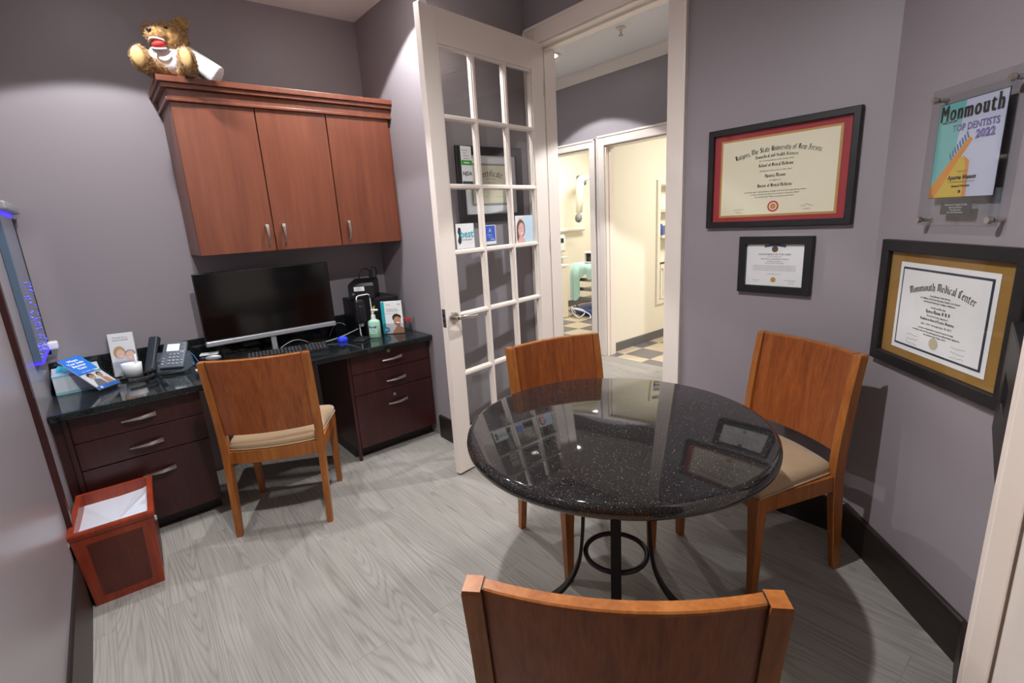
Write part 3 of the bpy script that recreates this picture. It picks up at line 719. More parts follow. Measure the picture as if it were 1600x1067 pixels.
# ------------------------------------------------------------------ open glazed door
HA = 0.1531
hinge = Vector((.691, -1.0064, 0)); nrm = Vector((math.sin(HA), -math.cos(HA), 0)); fr = hinge + nrm*.04
t = thing('door_1', 'open white glazed door of eighteen panes', 'door', (fr.x, fr.y, 0), HA)
t['kind'] = 'structure'
DW = .9324
mb = MB()
mb.box((-DW, 0, .012), (-.833, .04, 2.445), .002); mb.box((-.112, 0, .012), (0, .04, 2.445), .002)
mb.box((-.833, 0, 2.287), (-.112, .04, 2.445), .0); mb.box((-.833, 0, .012), (-.112, .04, .25), .0)
mb.build('door_frame', M['white'], t)
mb = MB()
zs = [1.955, 1.617, 1.275, .933, .594]; xs = [-.596, -.345]
def mun(mb, a, b, vert):
    w, g = .014, .006
    for (h, y0, y1) in ((w, .008, .032), (g+.003, .001, .039)):
        if vert: mb.box((a-h, y0, b[0]), (a+h, y1, b[1]), .003)
        else: mb.box((b[0], y0+.0007, a-h), (b[1], y1-.0007, a+h), .003)
for x in xs: mun(mb, x, (.25, 2.287), True)
for z in zs: mun(mb, z, (-.833, -.112), False)
for a, b in (((-.833, .25), (-.822, 2.287)), ((-.123, .25), (-.112, 2.287))): mb.box((a[0], .006, a[1]), (b[0], .034, b[1]), .003)
mb.box((-.833, .006, 2.276), (-.112, .034, 2.287), .003); mb.box((-.833, .006, .25), (-.112, .034, .261), .003)
mb.build('muntin_grid', M['white'], t)
mb = MB(); mb.box((-.83, .0185, .255), (-.115, .0215, 2.282)); mb.build('glass_pane', M['glass'], t)
mb = MB(); mb.cyl((-.882, -.001, .932), (-.882, -.012, .932), .032, .028); mb.cyl((-.882, -.012, .932), (-.882, -.045, .932), .012)
mb.tube(bez((-.885, -.048, .932), (-.84, -.056, .945), (-.80, -.056, .915), (-.745, -.05, .928)), [.011, .011, .0115, .012, .012, .0115, .011, .0105, .010, .0095, .009, .0085, .007], 10)
h_ = mb.build('door_handle', M['nickel'], t)
mb = MB(); mb.box((-DW-.0015, .007, .885), (-DW+.001, .033, .985)); lp = mb.build('latch_plate', M['nickel'], t)
mb = MB(); mb.cyl((-DW-.001, .02, .95), (-DW-.0025, .02, .95), .008, seg=12); mb.cyl((-DW-.001, .02, .92), (-DW-.0025, .02, .92), .006, seg=12); mb.build('latch_bolt', M['darkhole'], lp)
for z in (.25, 1.25, 2.2):
    mb = MB(); mb.cyl((.008, .012, z-.045), (.008, .012, z+.045), .007, seg=10); mb.build('hinge', M['nickel'], t)

def on_door(x, z, y=.0155): # point on the glass front in world space
    c, s = math.cos(HA), math.sin(HA)
    return (fr.x + x*c - y*s, fr.y + x*s + y*c, z)
# cards stuck on the glass: local origin bottom centre
def card(name, label, x0, x1, z0, z1):
    return thing(name, label, 'sticker', on_door((x0+x1)/2, z0), HA, 'cards on the glazed door'), x1-x0, z1-z0
def face(mb_dict, cx, cz, r, y, skin, hair, smile=True):
    pass
t, w, h = card('membership_sticker', 'tall white and green sticker in a left pane of the glazed door', -.722, -.645, 1.632, 1.825)
mb = MB(); mb.box((-w/2, 0, 0), (w/2, .001, h)); sheet = mb.build('sheet', M['paper'], t)
mb = MB(); mb.quad(-w/2, h*.50, w/2, h*.63, -.0006); mb.build('green_band', M['greenp'], t)
mb = MB(); mb.quad(-w/2, 0, w/2, h*.07, -.0006); mb.build('dark_band', mat('dark_green_print', (40, 78, 70), .5), t)
mb = MB(); mb.text('NJDA', .028, 0, h*.23, -.0008, .0006)
mb.text('New Jersey', .009, -.01, h*.88, -.0008); mb.text('Dental', .008, -.012, h*.81, -.0008); mb.text('Association', .008, -.004, h*.74, -.0008); mb.text('MEMBER 2020', .007, 0, h*.66, -.0008)
mb.build('lettering', M['ink'], t)
mb = MB(); mb.text('MEMBER', .011, 0, h*.545, -.0009, .0004); mb.build('band_lettering', M['paper'], t)
t, w, h = card('award_sticker', 'white square sticker with blue word best in a left pane of the glazed door', -.80, -.667, 1.292, 1.425)
mb = MB(); mb.box((-w/2, 0, 0), (w/2, .001, h)); mb.build('sheet', M['paper'], t)
mb = MB(); mb.text('best!', .058, .018, h*.44, -.0008, .001); mb.build('lettering', M['teal'], t)
mb = MB(); mb.text("OF NEW JERSEY", .011, .012, h*.32, -.0008)
mb.poly([(x-.046, -.0007, z) for x, z in ((-.003, .115), (.012, .11), (.018, .085), (.008, .072), (.016, .05), (.012, .032), (-.002, .022), (-.012, .04), (-.006, .06), (-.002, .07), (-.01, .09))])
mb.build('state_silhouette', M['ink'], t)
t, w, h = card('royal_blue_sticker', 'royal blue sticker with white border in the middle pane of the glazed door', -.596+.02, -.490, 1.300, 1.408)
mb = MB(); mb.box((-w/2, 0, 0), (w/2, .001, h)); mb.build('sheet', M['paper'], t)
mb = MB(); mb.quad(-w/2+.003, h*.16, w/2-.006, h*.97, -.0006); mb.build('blue_field', M['royal'], t)
mb = MB(); mb.text('A', .034, -.006, h*.62, -.0009); mb.text('America', .012, -.01, h*.46, -.0009); mb.text('thanks you', .009, 0, h*.36, -.0009); mb.text('Dentists', .010, .012, h*.23, -.0009, .0004); mb.build('lettering', M['skyp'], t)
t, w, h = card('smiling_portrait_sticker', 'pale blue sticker with smiling woman in a right pane of the glazed door', -.313, -.145, 1.290, 1.452)
mb = MB(); mb.box((-w/2, 0, 0), (w/2, .001, h)); mb.build('sheet', M['skyp'], t)
mb = MB(); mb.quad(-w/2, 0, -w*.02, h, -.0005); mb.build('white_field', M['paper'], t)
mb = MB(); mb.ell(-.035, h*.52, .040, .056, -.0007); mb.ell(-.06, h*.3, .016, .05, -.0007); mb.build('hair', mat('auburn_hair', (128, 84, 78), .6), t)
mb = MB(); mb.ell(-.032, h*.47, .028, .044, -.0009, rot=-.15); mb.poly([(-.07, -.0009, 0), (.005, -.0009, 0), (-.01, -.0009, .03), (-.05, -.0009, .04)]); mb.build('portrait', mat('pink_skin', (226, 178, 168), .6), t)
mb = MB(); mb.ell(-.028, h*.35, .012, .005, -.0011, rot=.1); mb.build('printed_smile', M['paper'], t)
mb = MB(); mb.text('invisible', .012, .045, h*.66, -.0009); mb.text('braces', .012, .045, h*.55, -.0009); mb.build('lettering', M['paper'], t)
mb = MB(); mb.text('Smile Studio', .011, -.03, h*.88, -.0009); mb.build('heading', M['greyink'], t)
mb = MB(); mb.ell(-.020, h*.565, .004, .002, -.0011); mb.ell(-.043, h*.555, .004, .002, -.0011); mb.build('printed_eyes', M['greyink'], t)

# ------------------------------------------------------------------ framed pictures
def frame_root(name, label, cat, loc, rz, w, h, bw, dep, group=None, fm='blackframe'):
    t = thing(name, label, cat, loc, rz, group)
    mb = MB(); mb.ring(w, h, bw, -.002, -dep, 0, h/2, .003); mb.build('frame', M[fm], t)
    mb = MB(); mb.box((-w/2+.004, -.004, .004), (w/2-.004, -.001, h-.004)); mb.build('backing', M['black'], t)
    return t
def sheet(t, name, m, x0, z0, x1, z1, y):
    mb = MB(); mb.box((x0, y, z0), (x1, y+.0012, z1)); return mb.build(name, m, t)
# --- university diploma (right wall)
w, h = .602, .431
t = frame_root('framed_diploma', 'large black framed diploma with red mat on the wall right of the doorway', 'diploma', (XC-.0, -2.4618, 1.337), -PI/2, w, h, .027, .024, 'framed diplomas')
sheet(t, 'mat_board', M['red'], -.278, .024, .278, h-.024, -.008)
sheet(t, 'fillet', M['gold'], -.243, .045, .243, .380, -.010)
doc = sheet(t, 'document', M['ivory'], -.234, .054, .234, .371, -.0115)
mb = MB(); y = -.0122
blackletter(mb, 'Rutgers, The State University of New Jersey', .0128, 0, .314, y, .026, 1.15, .87)
blackletter(mb, 'Biomedical and Health Sciences', .0080, 0, .290, y, .004, 1.5)
blackletter(mb, 'School of Dental Medicine', .0080, 0, .252, y, 0, 1.5)
blackletter(mb, 'Aparna Menon', .0085, 0, .208, y, 0, 1.5)
blackletter(mb, 'Doctor of Dental Medicine', .0080, 0, .168, y, 0, 1.5)
for s, z, sz in (('On recommendation of the faculty of the', .274, .0085), ('The Board of Governors confers upon', .232, .0085), ('the degree of', .192, .0085),
    ('with all the rights, responsibilities, privileges and immunities appertaining thereto', .147, .0078), ('In witness whereof the seal of the university is hereunto affixed', .136, .0078), ('this twentieth day of May, two thousand and eleven', .125, .0078)):
    mb.text(s, sz, 0, z, y, shear=.2)
scribble(mb, -.15, .078, .045, .010, y, 3); scribble(mb, .135, .085, .045, .012, y, 4)
mb.text('Chancellor', .006, -.15, .064, y); mb.text('President', .006, .135, .068, y)
mb.build('lettering', M['ink'], doc)
mb = MB(); mb.ell(0, .086, .023, .023, -.0122, 32); s_ = mb.build('seal', M['redp'], doc)
mb = MB(); mb.ell(0, .086, .0165, .0165, -.0126, 32); mb.build('seal_center', M['ivory'], doc)
mb = MB(); mb.ell(0, .086, .012, .012, -.0130, 32); mb.build('seal_ring', M['gold'], doc)
mb = MB(); mb.quad(-.277, .025, .277, h-.025, -.0145); mb.build('glass', M['pglass'], t)
# --- army certificate
w, h = .3095, .249
t = frame_root('framed_certificate', 'small black framed white certificate below the red matted diploma', 'certificate', (XC, -2.4823, 1.0464), -PI/2, w, h, .033, .024, 'framed diplomas')
doc = sheet(t, 'document', M['paper'], -.123, .029, .123, h-.029, -.009)
mb = MB(); y = -.0097
mb.text('DEPARTMENT OF THE ARMY', .0095, 0, .168, y, .0002, space=1.15)
mb.text('THIS IS TO CERTIFY THAT', .005, 0, .160, y); mb.text('THE ARMY ACHIEVEMENT MEDAL', .0080, 0, .148, y)
for s, z, x in (('HAS BEEN AWARDED TO', .139, 0), ('CAPTAIN, UNITED STATES ARMY', .131, 0)): mb.text(s, .0055, x, z, y)
for i in range(4): mb.text('for meritorious service and devotion to duty as a dental officer reflecting great credit', .0052, 0, .120-i*.0066, y)
mb.text('GIVEN UNDER MY HAND', .005, 0, .083, y)
mb.text('Permanent Order', .005, -.075, .055, y); mb.text('Commanding', .005, .075, .052, y); mb.text('Department', .005, -.075, .047, y); mb.text('Colonel, DC', .005, .075, .044, y)
scribble(mb, .07, .060, .05, .006, y, 9)
mb.build('lettering', M['greyink'], doc)
mb = MB(); mb.poly([(-.045, y, .212), (-.01, y, .216), (-.012, y, .206), (-.045, y, .200)]); mb.poly([(.045, y, .212), (.01, y, .216), (.012, y, .206), (.045, y, .200)]); mb.quad(-.011, .204, .011, .217, y-.0002); mb.build('ribbon', mat('slate_blue_print', (84, 100, 140), .6), doc)
mb = MB(); mb.poly([(.0145*(1 if k % 2 else .85)*math.cos(k*PI/8), y-.0004, .194+.0145*(1 if k % 2 else .85)*math.sin(k*PI/8)) for k in range(16)]); mb.build('medal', mat('bronze_print', (96, 72, 48), .5), doc)
mb = MB(); mb.poly([(.012*(1 if k % 2 else .85)*math.cos(k*PI/12), y-.0004, .060+.012*(1 if k % 2 else .85)*math.sin(k*PI/12)) for k in range(24)]); mb.build('seal', M['gold'], doc)
mb = MB(); mb.quad(-.124, .030, .124, h-.030, -.0125); mb.build('glass', M['pglass'], t)

# --- angled wall pictures: parameter s runs from the corner toward the viewer
def on_angled(s, z, off=0.0):
    return (XC - s*.70711 - off*.70711, -2.85 - s*.70711 + off*.70711, z)
AZ = -3*PI/4
w, h = .596, .443
t = frame_root('framed_residency_diploma', 'black framed diploma with ochre mat on the angled wall behind the right chair', 'diploma', on_angled(.371, .841), AZ, w, h, .040, .026, 'framed diplomas')
sheet(t, 'mat_board', M['ochre'], -.262, .034, .262, h-.034, -.008)
sheet(t, 'inner_mat', M['paper'], -.202, .068, .204, .370, -.010)
sheet(t, 'mat_line', M['navy'], -.186, .084, .188, .354, -.0112)
doc = sheet(t, 'document', M['paper'], -.179, .091, .181, .347, -.0124)
mb = MB(); y = -.0132
blackletter(mb, 'Monmouth Medical Center', .0150, 0, .291, y, .024, 1.35)
for s, z, sz in (('Long Branch, New Jersey', .270, .0085), ('An Affiliate of the Saint Barnabas Health Care System', .260, .0078), ('and Drexel University College of Medicine', .250, .0078), ('hereby certifies that', .234, .0078),
   ('has served in the capacity of', .206, .0078), ('and has completed the required course of study', .162, .0078), ('In witness whereof, the undersigned have affixed their signatures', .152, .0078), ('this thirtieth day of June, 2012', .142, .0078)):
    mb.text(s, sz, 0, z, y, .0001)
blackletter(mb, 'Aparna Menon, D.M.D.'.replace('D.M.D.', 'D. M. D.'), .0065, 0, .218, y, 0, 1.4)
blackletter(mb, 'Resident in General Practice Dentistry', .0055, 0, .192, y, 0, 1.4)
mb.text('July 1, 2011 through June 30, 2012', .0095, 0, .177, y, shear=.2)
k = 0
for x in (-.10, .10):
    for z in (.130, .115, .101):
        k += 1; scribble(mb, x, z, .055, .008, y, 20+k, .0004)
mb.build('lettering', M['ink'], doc)
mb = MB(); mb.poly([(.02*(1 if j % 2 else .9)*math.cos(j*PI/20), y-.0004, .122+.02*(1 if j % 2 else .9)*math.sin(j*PI/20)) for j in range(40)]); mb.build('seal', mat('pale_gold_foil', (190, 180, 150), .4), doc)
mb = MB(); mb.quad(-.261, .035, .261, h-.035, -.0148); mb.build('glass', M['pglass'], t)
# --- frame on the short near wall, seen edge-on
na = Vector((DX+.18, DY+3.372, 0)).normalized()
t = frame_root('narrow_view_frame', 'black frame seen edge on beside the white entrance casing', 'picture frame', (DX-na.x*.215, DY-na.y*.215+.001, .80), math.atan2(na.y, na.x)+PI,   .38, .30, .11, .028, 'framed diplomas')
sheet(t, 'mat_board', M['paper'], -.082, .11, .082, .19, -.008)

# --- acrylic award
t = thing('acrylic_award', 'clear acrylic award plaque on standoffs above the ochre matted diploma', 'award plaque', on_angled(.404, 1.338), AZ)
w, h = .306, .400
mb = MB(); mb.box((-w/2, -.034, 0), (w/2, -.028, h), .0015); mb.build('acrylic_sheet', M['acrylic'], t)
for x in (-.135, .135):
    for z in (.017, .372):
        mb = MB(); mb.cyl((x, 0, z), (x, -.028, z), .007, seg=14); mb.cyl((x, -.0345, z), (x, -.045, z), .010, .009, seg=16); mb.build('standoff', M['nickel'], t)
x0, x1, z0, z1 = -.121, .119, .083, .352
y = -.0262
mb = MB(); mb.box((x0-.002, y-.0006, z0-.002), (x1+.002, y+.0008, z1+.002)); pr = mb.build('poster', M['ink'], t)
mb = MB(); mb.quad(x0, z0, x1, z1, y-.0010); mb.build('poster_field', M['lav'], pr)
mb = MB(); mb.poly([(x0, y-.0013, z0+.02), (x0+.075, y-.0013, z0+.10), (x0+.10, y-.0013, z1), (x0, y-.0013, z1)]); mb.build('aqua_field', M['aqua'], pr)
mb = MB(); mb.poly([(x0, y-.0016, z0), (x0+.13, y-.0016, z0), (x0+.13, y-.0016, z0+.09), (x0+.115, y-.0016, z0+.112), (x0+.1, y-.0016, z0+.11)]); mb.build('yellow_shape', M['yellow'], pr)
mb = MB(); mb.poly([(x0+.13, y-.0017, z0), (x0+.145, y-.0017, z0), (x0+.14, y-.0017, z0+.10), (x0+.115, y-.0017, z0+.118), (x0+.128, y-.0017, z0+.09)])
mb.poly([(x0, y-.0018, z0), (x0+.02, y-.0018, z0), (x0+.105, y-.0018, z0+.112), (x0+.142, y-.0018, z0+.158), (x0+.130, y-.0018, z0+.166), (x0+.07, y-.0018, z0+.105), (x0, y-.0018, z0+.03)]); mb.build('toothbrush', M['orange'], pr)
mb = MB()
for i in range(8):
    ax, az = x0+.070+i*.0078, z0+.106+i*.0078
    mb.poly([(ax, y-.002, az), (ax+.004, y-.002, az+.004), (ax-.004, y-.002, az+.022), (ax-.0085, y-.002, az+.018)])
mb.build('bristles', mat('steel_blue_print', (70, 120, 160), .5), pr)
mb = MB(); yb = y-.0022
slab_text(mb, 'Monmouth', -.112, .108, z1-.048, .064, yb)
mb.text('HEALTH & LIFE', .0085, x0+.045, z1-.055, yb, .0002)
mb.text('Aparna Menon', .0175, .0, z0+.050, yb, .0006, shear=.15)
mb.text('Presented to', .007, .0, z0+.070, yb); mb.text('For outstanding excellence in the field of', .006, .0, z0+.041, yb)
mb.text('General Dentistry', .0095, .0, z0+.028, yb, .0003, shear=.15)
mb.ell(0, z0+.015, .005, .005, yb, 12)
mb.build('lettering', M['ink'], pr)
mb = MB(); mb.text('TOP DENTISTS', .027, .022, z1-.083, yb, .0006, wscale=.92); mb.text('2022', .030, .062, z1-.110, yb, .0016, space=1.1); mb.build('violet_lettering', M['purple'], pr)
mb = MB(); mb.box((-.066, y-.0006, .032), (.052, y+.0008, .068)); pl = mb.build('name_plate', mat('dark_grey_plate', (58, 58, 60), .5), t)
mb = MB()
for i, s in enumerate(('Monmouth Health & Life', 'Aparna Menon', 'Top Dentists', 'General Dentistry')): mb.text(s, .0085, -.007, .058-i*.0075, y-.0010)
mb.build('lettering', M['paper'], pl)

# --- certificate on the return wall behind the glazed door
w, h = .50, .44
t = frame_root('framed_association_certificate', 'dark framed certificate with white mat seen through the glazed door', 'certificate', (.348, YA2, 1.425), 0, w, h, .05, .02, 'framed diplomas', 'blackframe')
sheet(t, 'mat_board', M['paper'], -.20, .05, .20, h-.05, -.007)
doc = sheet(t, 'document', mat('grey_border_print', (150, 152, 148), .6), -.150, .10, .150, .345, -.0085)
mb = MB(); mb.quad(-.138, .112, .138, .333, -.0090); mb.build('paper_field', M['ivory'], doc)
mb = MB(); y = -.0095; blackletter(mb, 'Certificate', .024, 0, .270, y, .012, 1.25); mb.text('of Membership', .012, 0, .252, y); mb.text('This certifies that', .008, 0, .232, y); mb.text('Aparna Menon', .012, 0, .210, y)
mb.text('is a member in good standing', .008, 0, .192, y); scribble(mb, .06, .15, .06, .01, y, 40); scribble(mb, -.06, .15, .06, .01, y, 41); mb.build('lettering', M['ink'], doc)
mb = MB(); mb.quad(-.199, .051, .199, h-.051, -.0125); mb.build('glass', M['pglass'], t)

# ------------------------------------------------------------------ wall cupboard
t = thing('wall_cupboard', 'cherry wood wall cupboard with three doors above the desk', 'cabinet', (0, 0, 0))
xl, xr, zb, zd = -1.182, -.022, 1.339, 2.090
mb = MB(); mb.box((xl, -.340, zb), (xr, -.001, zd+.06), .001); mb.build('body', M['cherry'], t)
mb = MB(); mb.box((xr, -.338, zb), (-.001, -.32, zd+.1)); mb.build('filler_strip', M['cherry'], t)
def upper_handle(x, z):
    mb = MB()
    rings = []
    for k in range(9):
        q = k/8.0; wv = .011*(1-q)+.0045*q; yy = -.362-.026*math.sin(PI*min(1, .12+q*.88))**.5 - .002
        zz = z+.058-.118*q
        rings.append([(x-wv, yy+.003, zz), (x+wv, yy+.003, zz), (x+wv*.8, yy-.004, zz), (x-wv*.8, yy-.004, zz)])
    mb.loft(rings, True, False)
    mb.box((x-.006, -.385, z+.035), (x+.006, -.3602, z+.05)); mb.box((x-.004, -.372, z-.058), (x+.004, -.3602, z-.045))
    return mb
for a, b, hx in ((xl, -.8035, -.84), (-.7995, -.4195, -.751), (-.4155, xr, -.368)):
    mb = MB(); mb.box((a+.0012, -.360, zb-.002), (b-.0012, -.3405, zd), .0015); d_ = mb.build('door', M['cherry'], t)
    upper_handle(hx, 1.4255).build('handle', M['nickel'], d_)
mb = MB()
cherry_dark = M['cherry']
for z0, z1, pr in ((2.090, 2.106, .016), (2.106, 2.148, .008), (2.148, 2.170, .030), (2.170, 2.198, .042)):
    mb.box((xl-pr, -.360-pr, z0+.0002), (-.001, -.001, z1), .003)
mb.build('crown_moulding', M['cherry'], t)

# ------------------------------------------------------------------ desk
t = thing('worktop', 'black polished stone desk worktop with short backsplash', 'worktop', (0, 0, 0))
mb = MB(); mb.box((XL+.002, -.628, .690), (-.003, -.001, .725), .007, 3); mb.build('slab', M['counter'], t)
mb = MB(); mb.box((XL+.002, -.020, .7252), (-.003, -.001, .850), .002); mb.build('backsplash', M['counter'], t)
def tapered_pull(cx, y, cz, ln=.135):
    # horizontal pull: pointed at the left, deep at the right
    mb = MB(); rings = []
    for k in range(11):
        q = k/10.0
        hh = .0025+.0115*q**.9; x = cx-ln/2+ln*q
        yy = y-.006-.022*math.sin(PI*(.08+.84*q))
        rings.append([(x, yy+.004, cz+.004-hh+.009*q), (x, yy-.003, cz+.004-hh+.009*q), (x, yy-.006, cz+.009*q), (x, yy-.003, cz+.004+hh+.002*q), (x, yy+.004, cz+.004+hh+.002*q)])
    mb.loft(rings, True, False)
    mb.box((cx-ln*.42, y-.014, cz-.001), (cx-ln*.42+.008, y-.0002, cz+.007)); mb.box((cx+ln*.42-.01, y-.016, cz+.003), (cx+ln*.42, y-.0002, cz+.013))
    return mb
def drawer_unit(label, x0, x1, locks):
    t = thing('drawer_cabinet', label, 'drawer cabinet', (0, 0, 0), 0, 'drawer cabinets under the worktop')
    yf = -.555
    mb = MB(); mb.box((x0, yf+.001, .075), (x1, -.001, .689), .001); mb.build('body', M['mahogany'], t)
    mb = MB(); mb.box((x0+.002, yf+.055, .001), (x1-.002, -.002, .075)); mb.build('toe_kick', M['base'], t)
    mb = MB(); mb.box((x0-.0005, yf-.02, .003), (x0+.018, yf+.0009, .688), .001); mb.build('side_stile', M['mahogany'], t)
    cx = (x0+x1)/2
    for i, (za, zb_) in enumerate(((.562, .684), (.428, .558), (.080, .424))):
        mb = MB(); mb.box((x0+.021, yf-.02, za), (x1-.003, yf+.0005, zb_), .002); d_ = mb.build('drawer', M['mahogany'], t)
        hz = (.622, .484, .330)[i]
        hx = (-1.604, -1.598, -1.574)[i] if not locks else (-.288, -.277, -.281)[i]
        tapered_pull(hx+.004, yf-.02, hz-.008).build('handle', M['nickel'], d_)
        if locks and i != 1:
            mb = MB(); mb.cyl((hx-.012, yf-.0202, hz+.048), (hx-.012, yf-.025, hz+.048), .011, .010, seg=18); mb.build('lock', M['nickel'], d_)
    return t
drawer_unit('dark mahogany three drawer cabinet under the left of the worktop behind the bin', -1.868, -1.337, False)
drawer_unit('dark mahogany three drawer cabinet with locks under the right of the worktop', -.573, -.006, True)
mb = MB(); mb.box((XL+.001, -.560, .001), (-1.869, -.54, .689)); struct('trim_7', mb, M['mahogany'], 'dark filler strip between drawers and wall')
mb = MB(); mb.box((-1.336, -.06, .60), (-.574, -.04, .689)); tag(mb.build('worktop_rail', M['mahogany']), 'dark rail under the back of the worktop', 'rail')

# ------------------------------------------------------------------ chairs
def make_chair(label, loc, rz):
    t = thing('dining_chair', label, 'chair', loc, rz, 'cherry wood dining chairs')
    def post(s):
        mb = MB(); rings = []
        for z, x, y, wx, wy in ((0, .2115, -.219, .013, .015), (.10, .212, -.205, .0135, .018), (.30, .214, -.180, .0145, .023), (.42, .2155, -.169, .015, .0245), (.50, .2165, -.170, .0155, .0245), (.62, .2175, -.180, .0155, .023), (.76, .219, -.199, .0155, .021), (.882, .220, -.221, .0155, .0195), (.890, .220, -.2225, .014, .018)):
            rings.append([(s*(x-wx), y-wy, z), (s*(x+wx), y-wy, z), (s*(x+wx), y+wy, z), (s*(x-wx), y+wy, z)])
        mb.loft(rings); return mb
    for s in (-1, 1): post(s).build('rear_leg', M['chair'], t)
    def fleg(s):
        mb = MB(); rings = []
        for z, h in ((0, .013), (.25, .018), (.36, .022), (.425, .0225)):
            cx, cy = .2115, .2005
            rings.append([(s*(cx-h*.6-h*.4), cy-h, z), (s*(cx+h), cy-h, z), (s*(cx+h), cy+h, z), (s*(cx-h), cy+h, z)])
        mb.loft(rings); return mb
    for s in (-1, 1): fleg(s).build('front_leg', M['chair'], t)
    # curved plywood back
    mb = MB(); rings = []
    n = 18
    def backy(z): return -.172 - .05*max(0, (z-.5)/.39)**1.15
    for i in range(n+1):
        x = -.2025+.405*i/n; bul = -.030*(1-(x/.2025)**2)
        th = .0125
        prof = []
        for z in (.515, .60, .70, .80, .884): prof.append((x, backy(z)+bul-th, z))
        prof.append((x, backy(.889)+bul-th+.003, .889)); prof.append((x, backy(.889)+bul+th-.003, .889))
        for z in (.884, .80, .70, .60, .515): prof.append((x, backy(z)+bul+th, z))
        rings.append(prof)
    mb.loft(rings)
    # top edge reads as the lighter solid lipping
    bp = mb
    bp.build('back_panel', M['chairpanel'], t)
    mb = MB(); rings = []
    for i in range(n+1):
        x = -.2025+.405*i/n; bul = -.030*(1-(x/.2025)**2)
        c = backy(.889)+bul
        rings.append([(x, c-.0126, .8835), (x, c-.0126, .8885), (x, c-.010, .891), (x, c+.010, .891), (x, c+.0126, .8885), (x, c+.0126, .8835)])
    mb.loft(rings); mb.build('top_lipping', M['chair'], t)
    for s in (-1, 1):
        mb = MB(); rings = []
        for z in (.515, .62, .76, .884, .8905):
            y = backy(z); rings.append([(s*.2022, y-.0135, z), (s*.2048, y-.0135, z), (s*.2048, y+.0135, z), (s*.2022, y+.0135, z)])
        mb.loft(rings); mb.build('groove', M['black'], t)
    # rails
    mb = MB()
    mb.box((-.19, .185, .362), (.19, .210, .424), .002)
    for s in (-1, 1):
        mb.loft([[(s*.203, -.15, z), (s*.226, -.15, z), (s*.231, .18, z), (s*.208, .18, z)] for z in (.362, .424)])
    rings = []
    for i in range(9):
        x = -.205+.41*i/8; b_ = -.022*(1-(x/.205)**2)
        rings.append([(x, -.178+b_, .362), (x, -.158+b_, .362), (x, -.158+b_, .424), (x, -.178+b_, .424)])
    mb.loft(rings)
    mb.build('seat_rail', M['chair'], t)
    # cushion
    def outline(k, off=0):
        pts = []
        n_ = 10
        F = [(.236, .226), (.205, -.185)]
        for i in range(n_+1):   # front edge, left to right with rounded corner
            q = -1+2*i/n_; pts.append((q*(.236-off)*(1), .226-off-.012*abs(q)**6))
        for i in range(1, n_): q = i/n_; pts.append((.236-off+(.2025-.236)*q, .214-off+(-.16-.214+2*off)*q))
        for i in range(n_+1):
            q = 1-2*i/n_; pts.append((q*(.2025-off), -.16+off-.030*(1-q*q)))
        for i in range(1, n_): q = i/n_; pts.append((-(.2025-off)+(-.236+.2025)*q, -.16+off+(.214+.16-2*off)*q))
        return pts
    mb = MB(); rings = []
    for z, off in ((.4245, .006), (.432, .0), (.452, .0), (.466, .006), (.477, .022), (.484, .055), (.488, .10), (.489, .15)):
        rings.append([(x, y, z) for x, y in outline(1, off)])
    mb.loft(rings, True, True); c = mb.build('seat_cushion', M['seat'], t)
    mb = MB(); mb.tube([(x, y, .430) for x, y in outline(1, -.002)], .0035, 6, closed=True); mb.build('piping', M['seat'], c)
    return t
def crz(fx, fy): return math.atan2(fy, fx)-PI/2
ch = make_chair('cherry wood chair with beige seat pulled up to the desk', (-1.1465+.46*.232, -1.0+.888*.232, 0), crz(.46, .888))
dup(ch, (-.14, -2.078, 0), crz(-.24, -.97), 'cherry wood chair tucked under the granite table in front of the doorway')
dup(ch, (.305, -2.622, 0), crz(-.935, .355), 'cherry wood chair at the granite table by the diploma wall')
dup(ch, (-.945, -2.895, 0), crz(.74, .673), 'cherry wood chair nearest the viewer with its back in front of the table')

# ------------------------------------------------------------------ granite table
TX, TY, TR = -.39, -2.457, .4936
t = thing('round_table', 'round black granite table on a dark iron base', 'table', (TX, TY, 0))
prof = [(.0, .709), (TR-.022, .709), (TR-.008, .712), (TR-.001, .721), (TR, .732), (TR-.003, .745), (TR-.010, .7525), (TR-.020, .755), (.0, .755)]
mb = MB(); mb.lathe(prof, seg=128); mb.build('table_top', M['granite'], t)
base = math.atan2(.629, .777)
for k in range(4):
    a = base + k*PI/2
    mb = MB(); pts = bez((.115, 0, .70), (.105, 0, .45), (.115, 0, .33), (.122, 0, .27), 10)[:-1] + bez((.122, 0, .27), (.13, 0, .17), (.19, 0, .05), (.305, 0, .012), 12)
    ca, sa = math.cos(a), math.sin(a); rings = []
    for i, p in enumerate(pts):
        d = (Vector(pts[min(i+1, len(pts)-1)])-Vector(pts[max(i-1, 0)])).normalized(); nn = Vector((-d.z, 0, d.x))
        hw = .017; th = .006
        ring = []
        for u, v in ((-hw, -th), (hw, -th), (hw, th), (-hw, th)):
            q = p+nn*v; q = Vector((q.x*ca-u*sa, q.x*sa+u*ca, q.z)); ring.append(q)
        rings.append(ring)
    mb.loft(rings)
    mb.cyl((.292*ca, .292*sa, .0005), (.292*ca, .292*sa, .012), .016, seg=12)
    mb.build('leg', M['iron'], t)
mb = MB(); mb.tube([(.107*math.cos(q), .107*math.sin(q), .262) for q in [2*PI*i/40 for i in range(40)]], .009, 8, closed=True); mb.build('ring_brace', M['iron'], t)
mb = MB(); mb.box((-.14, -.14, .697), (.14, .14, .7085), .002); mb.build('mounting_plate', M['iron'], t)

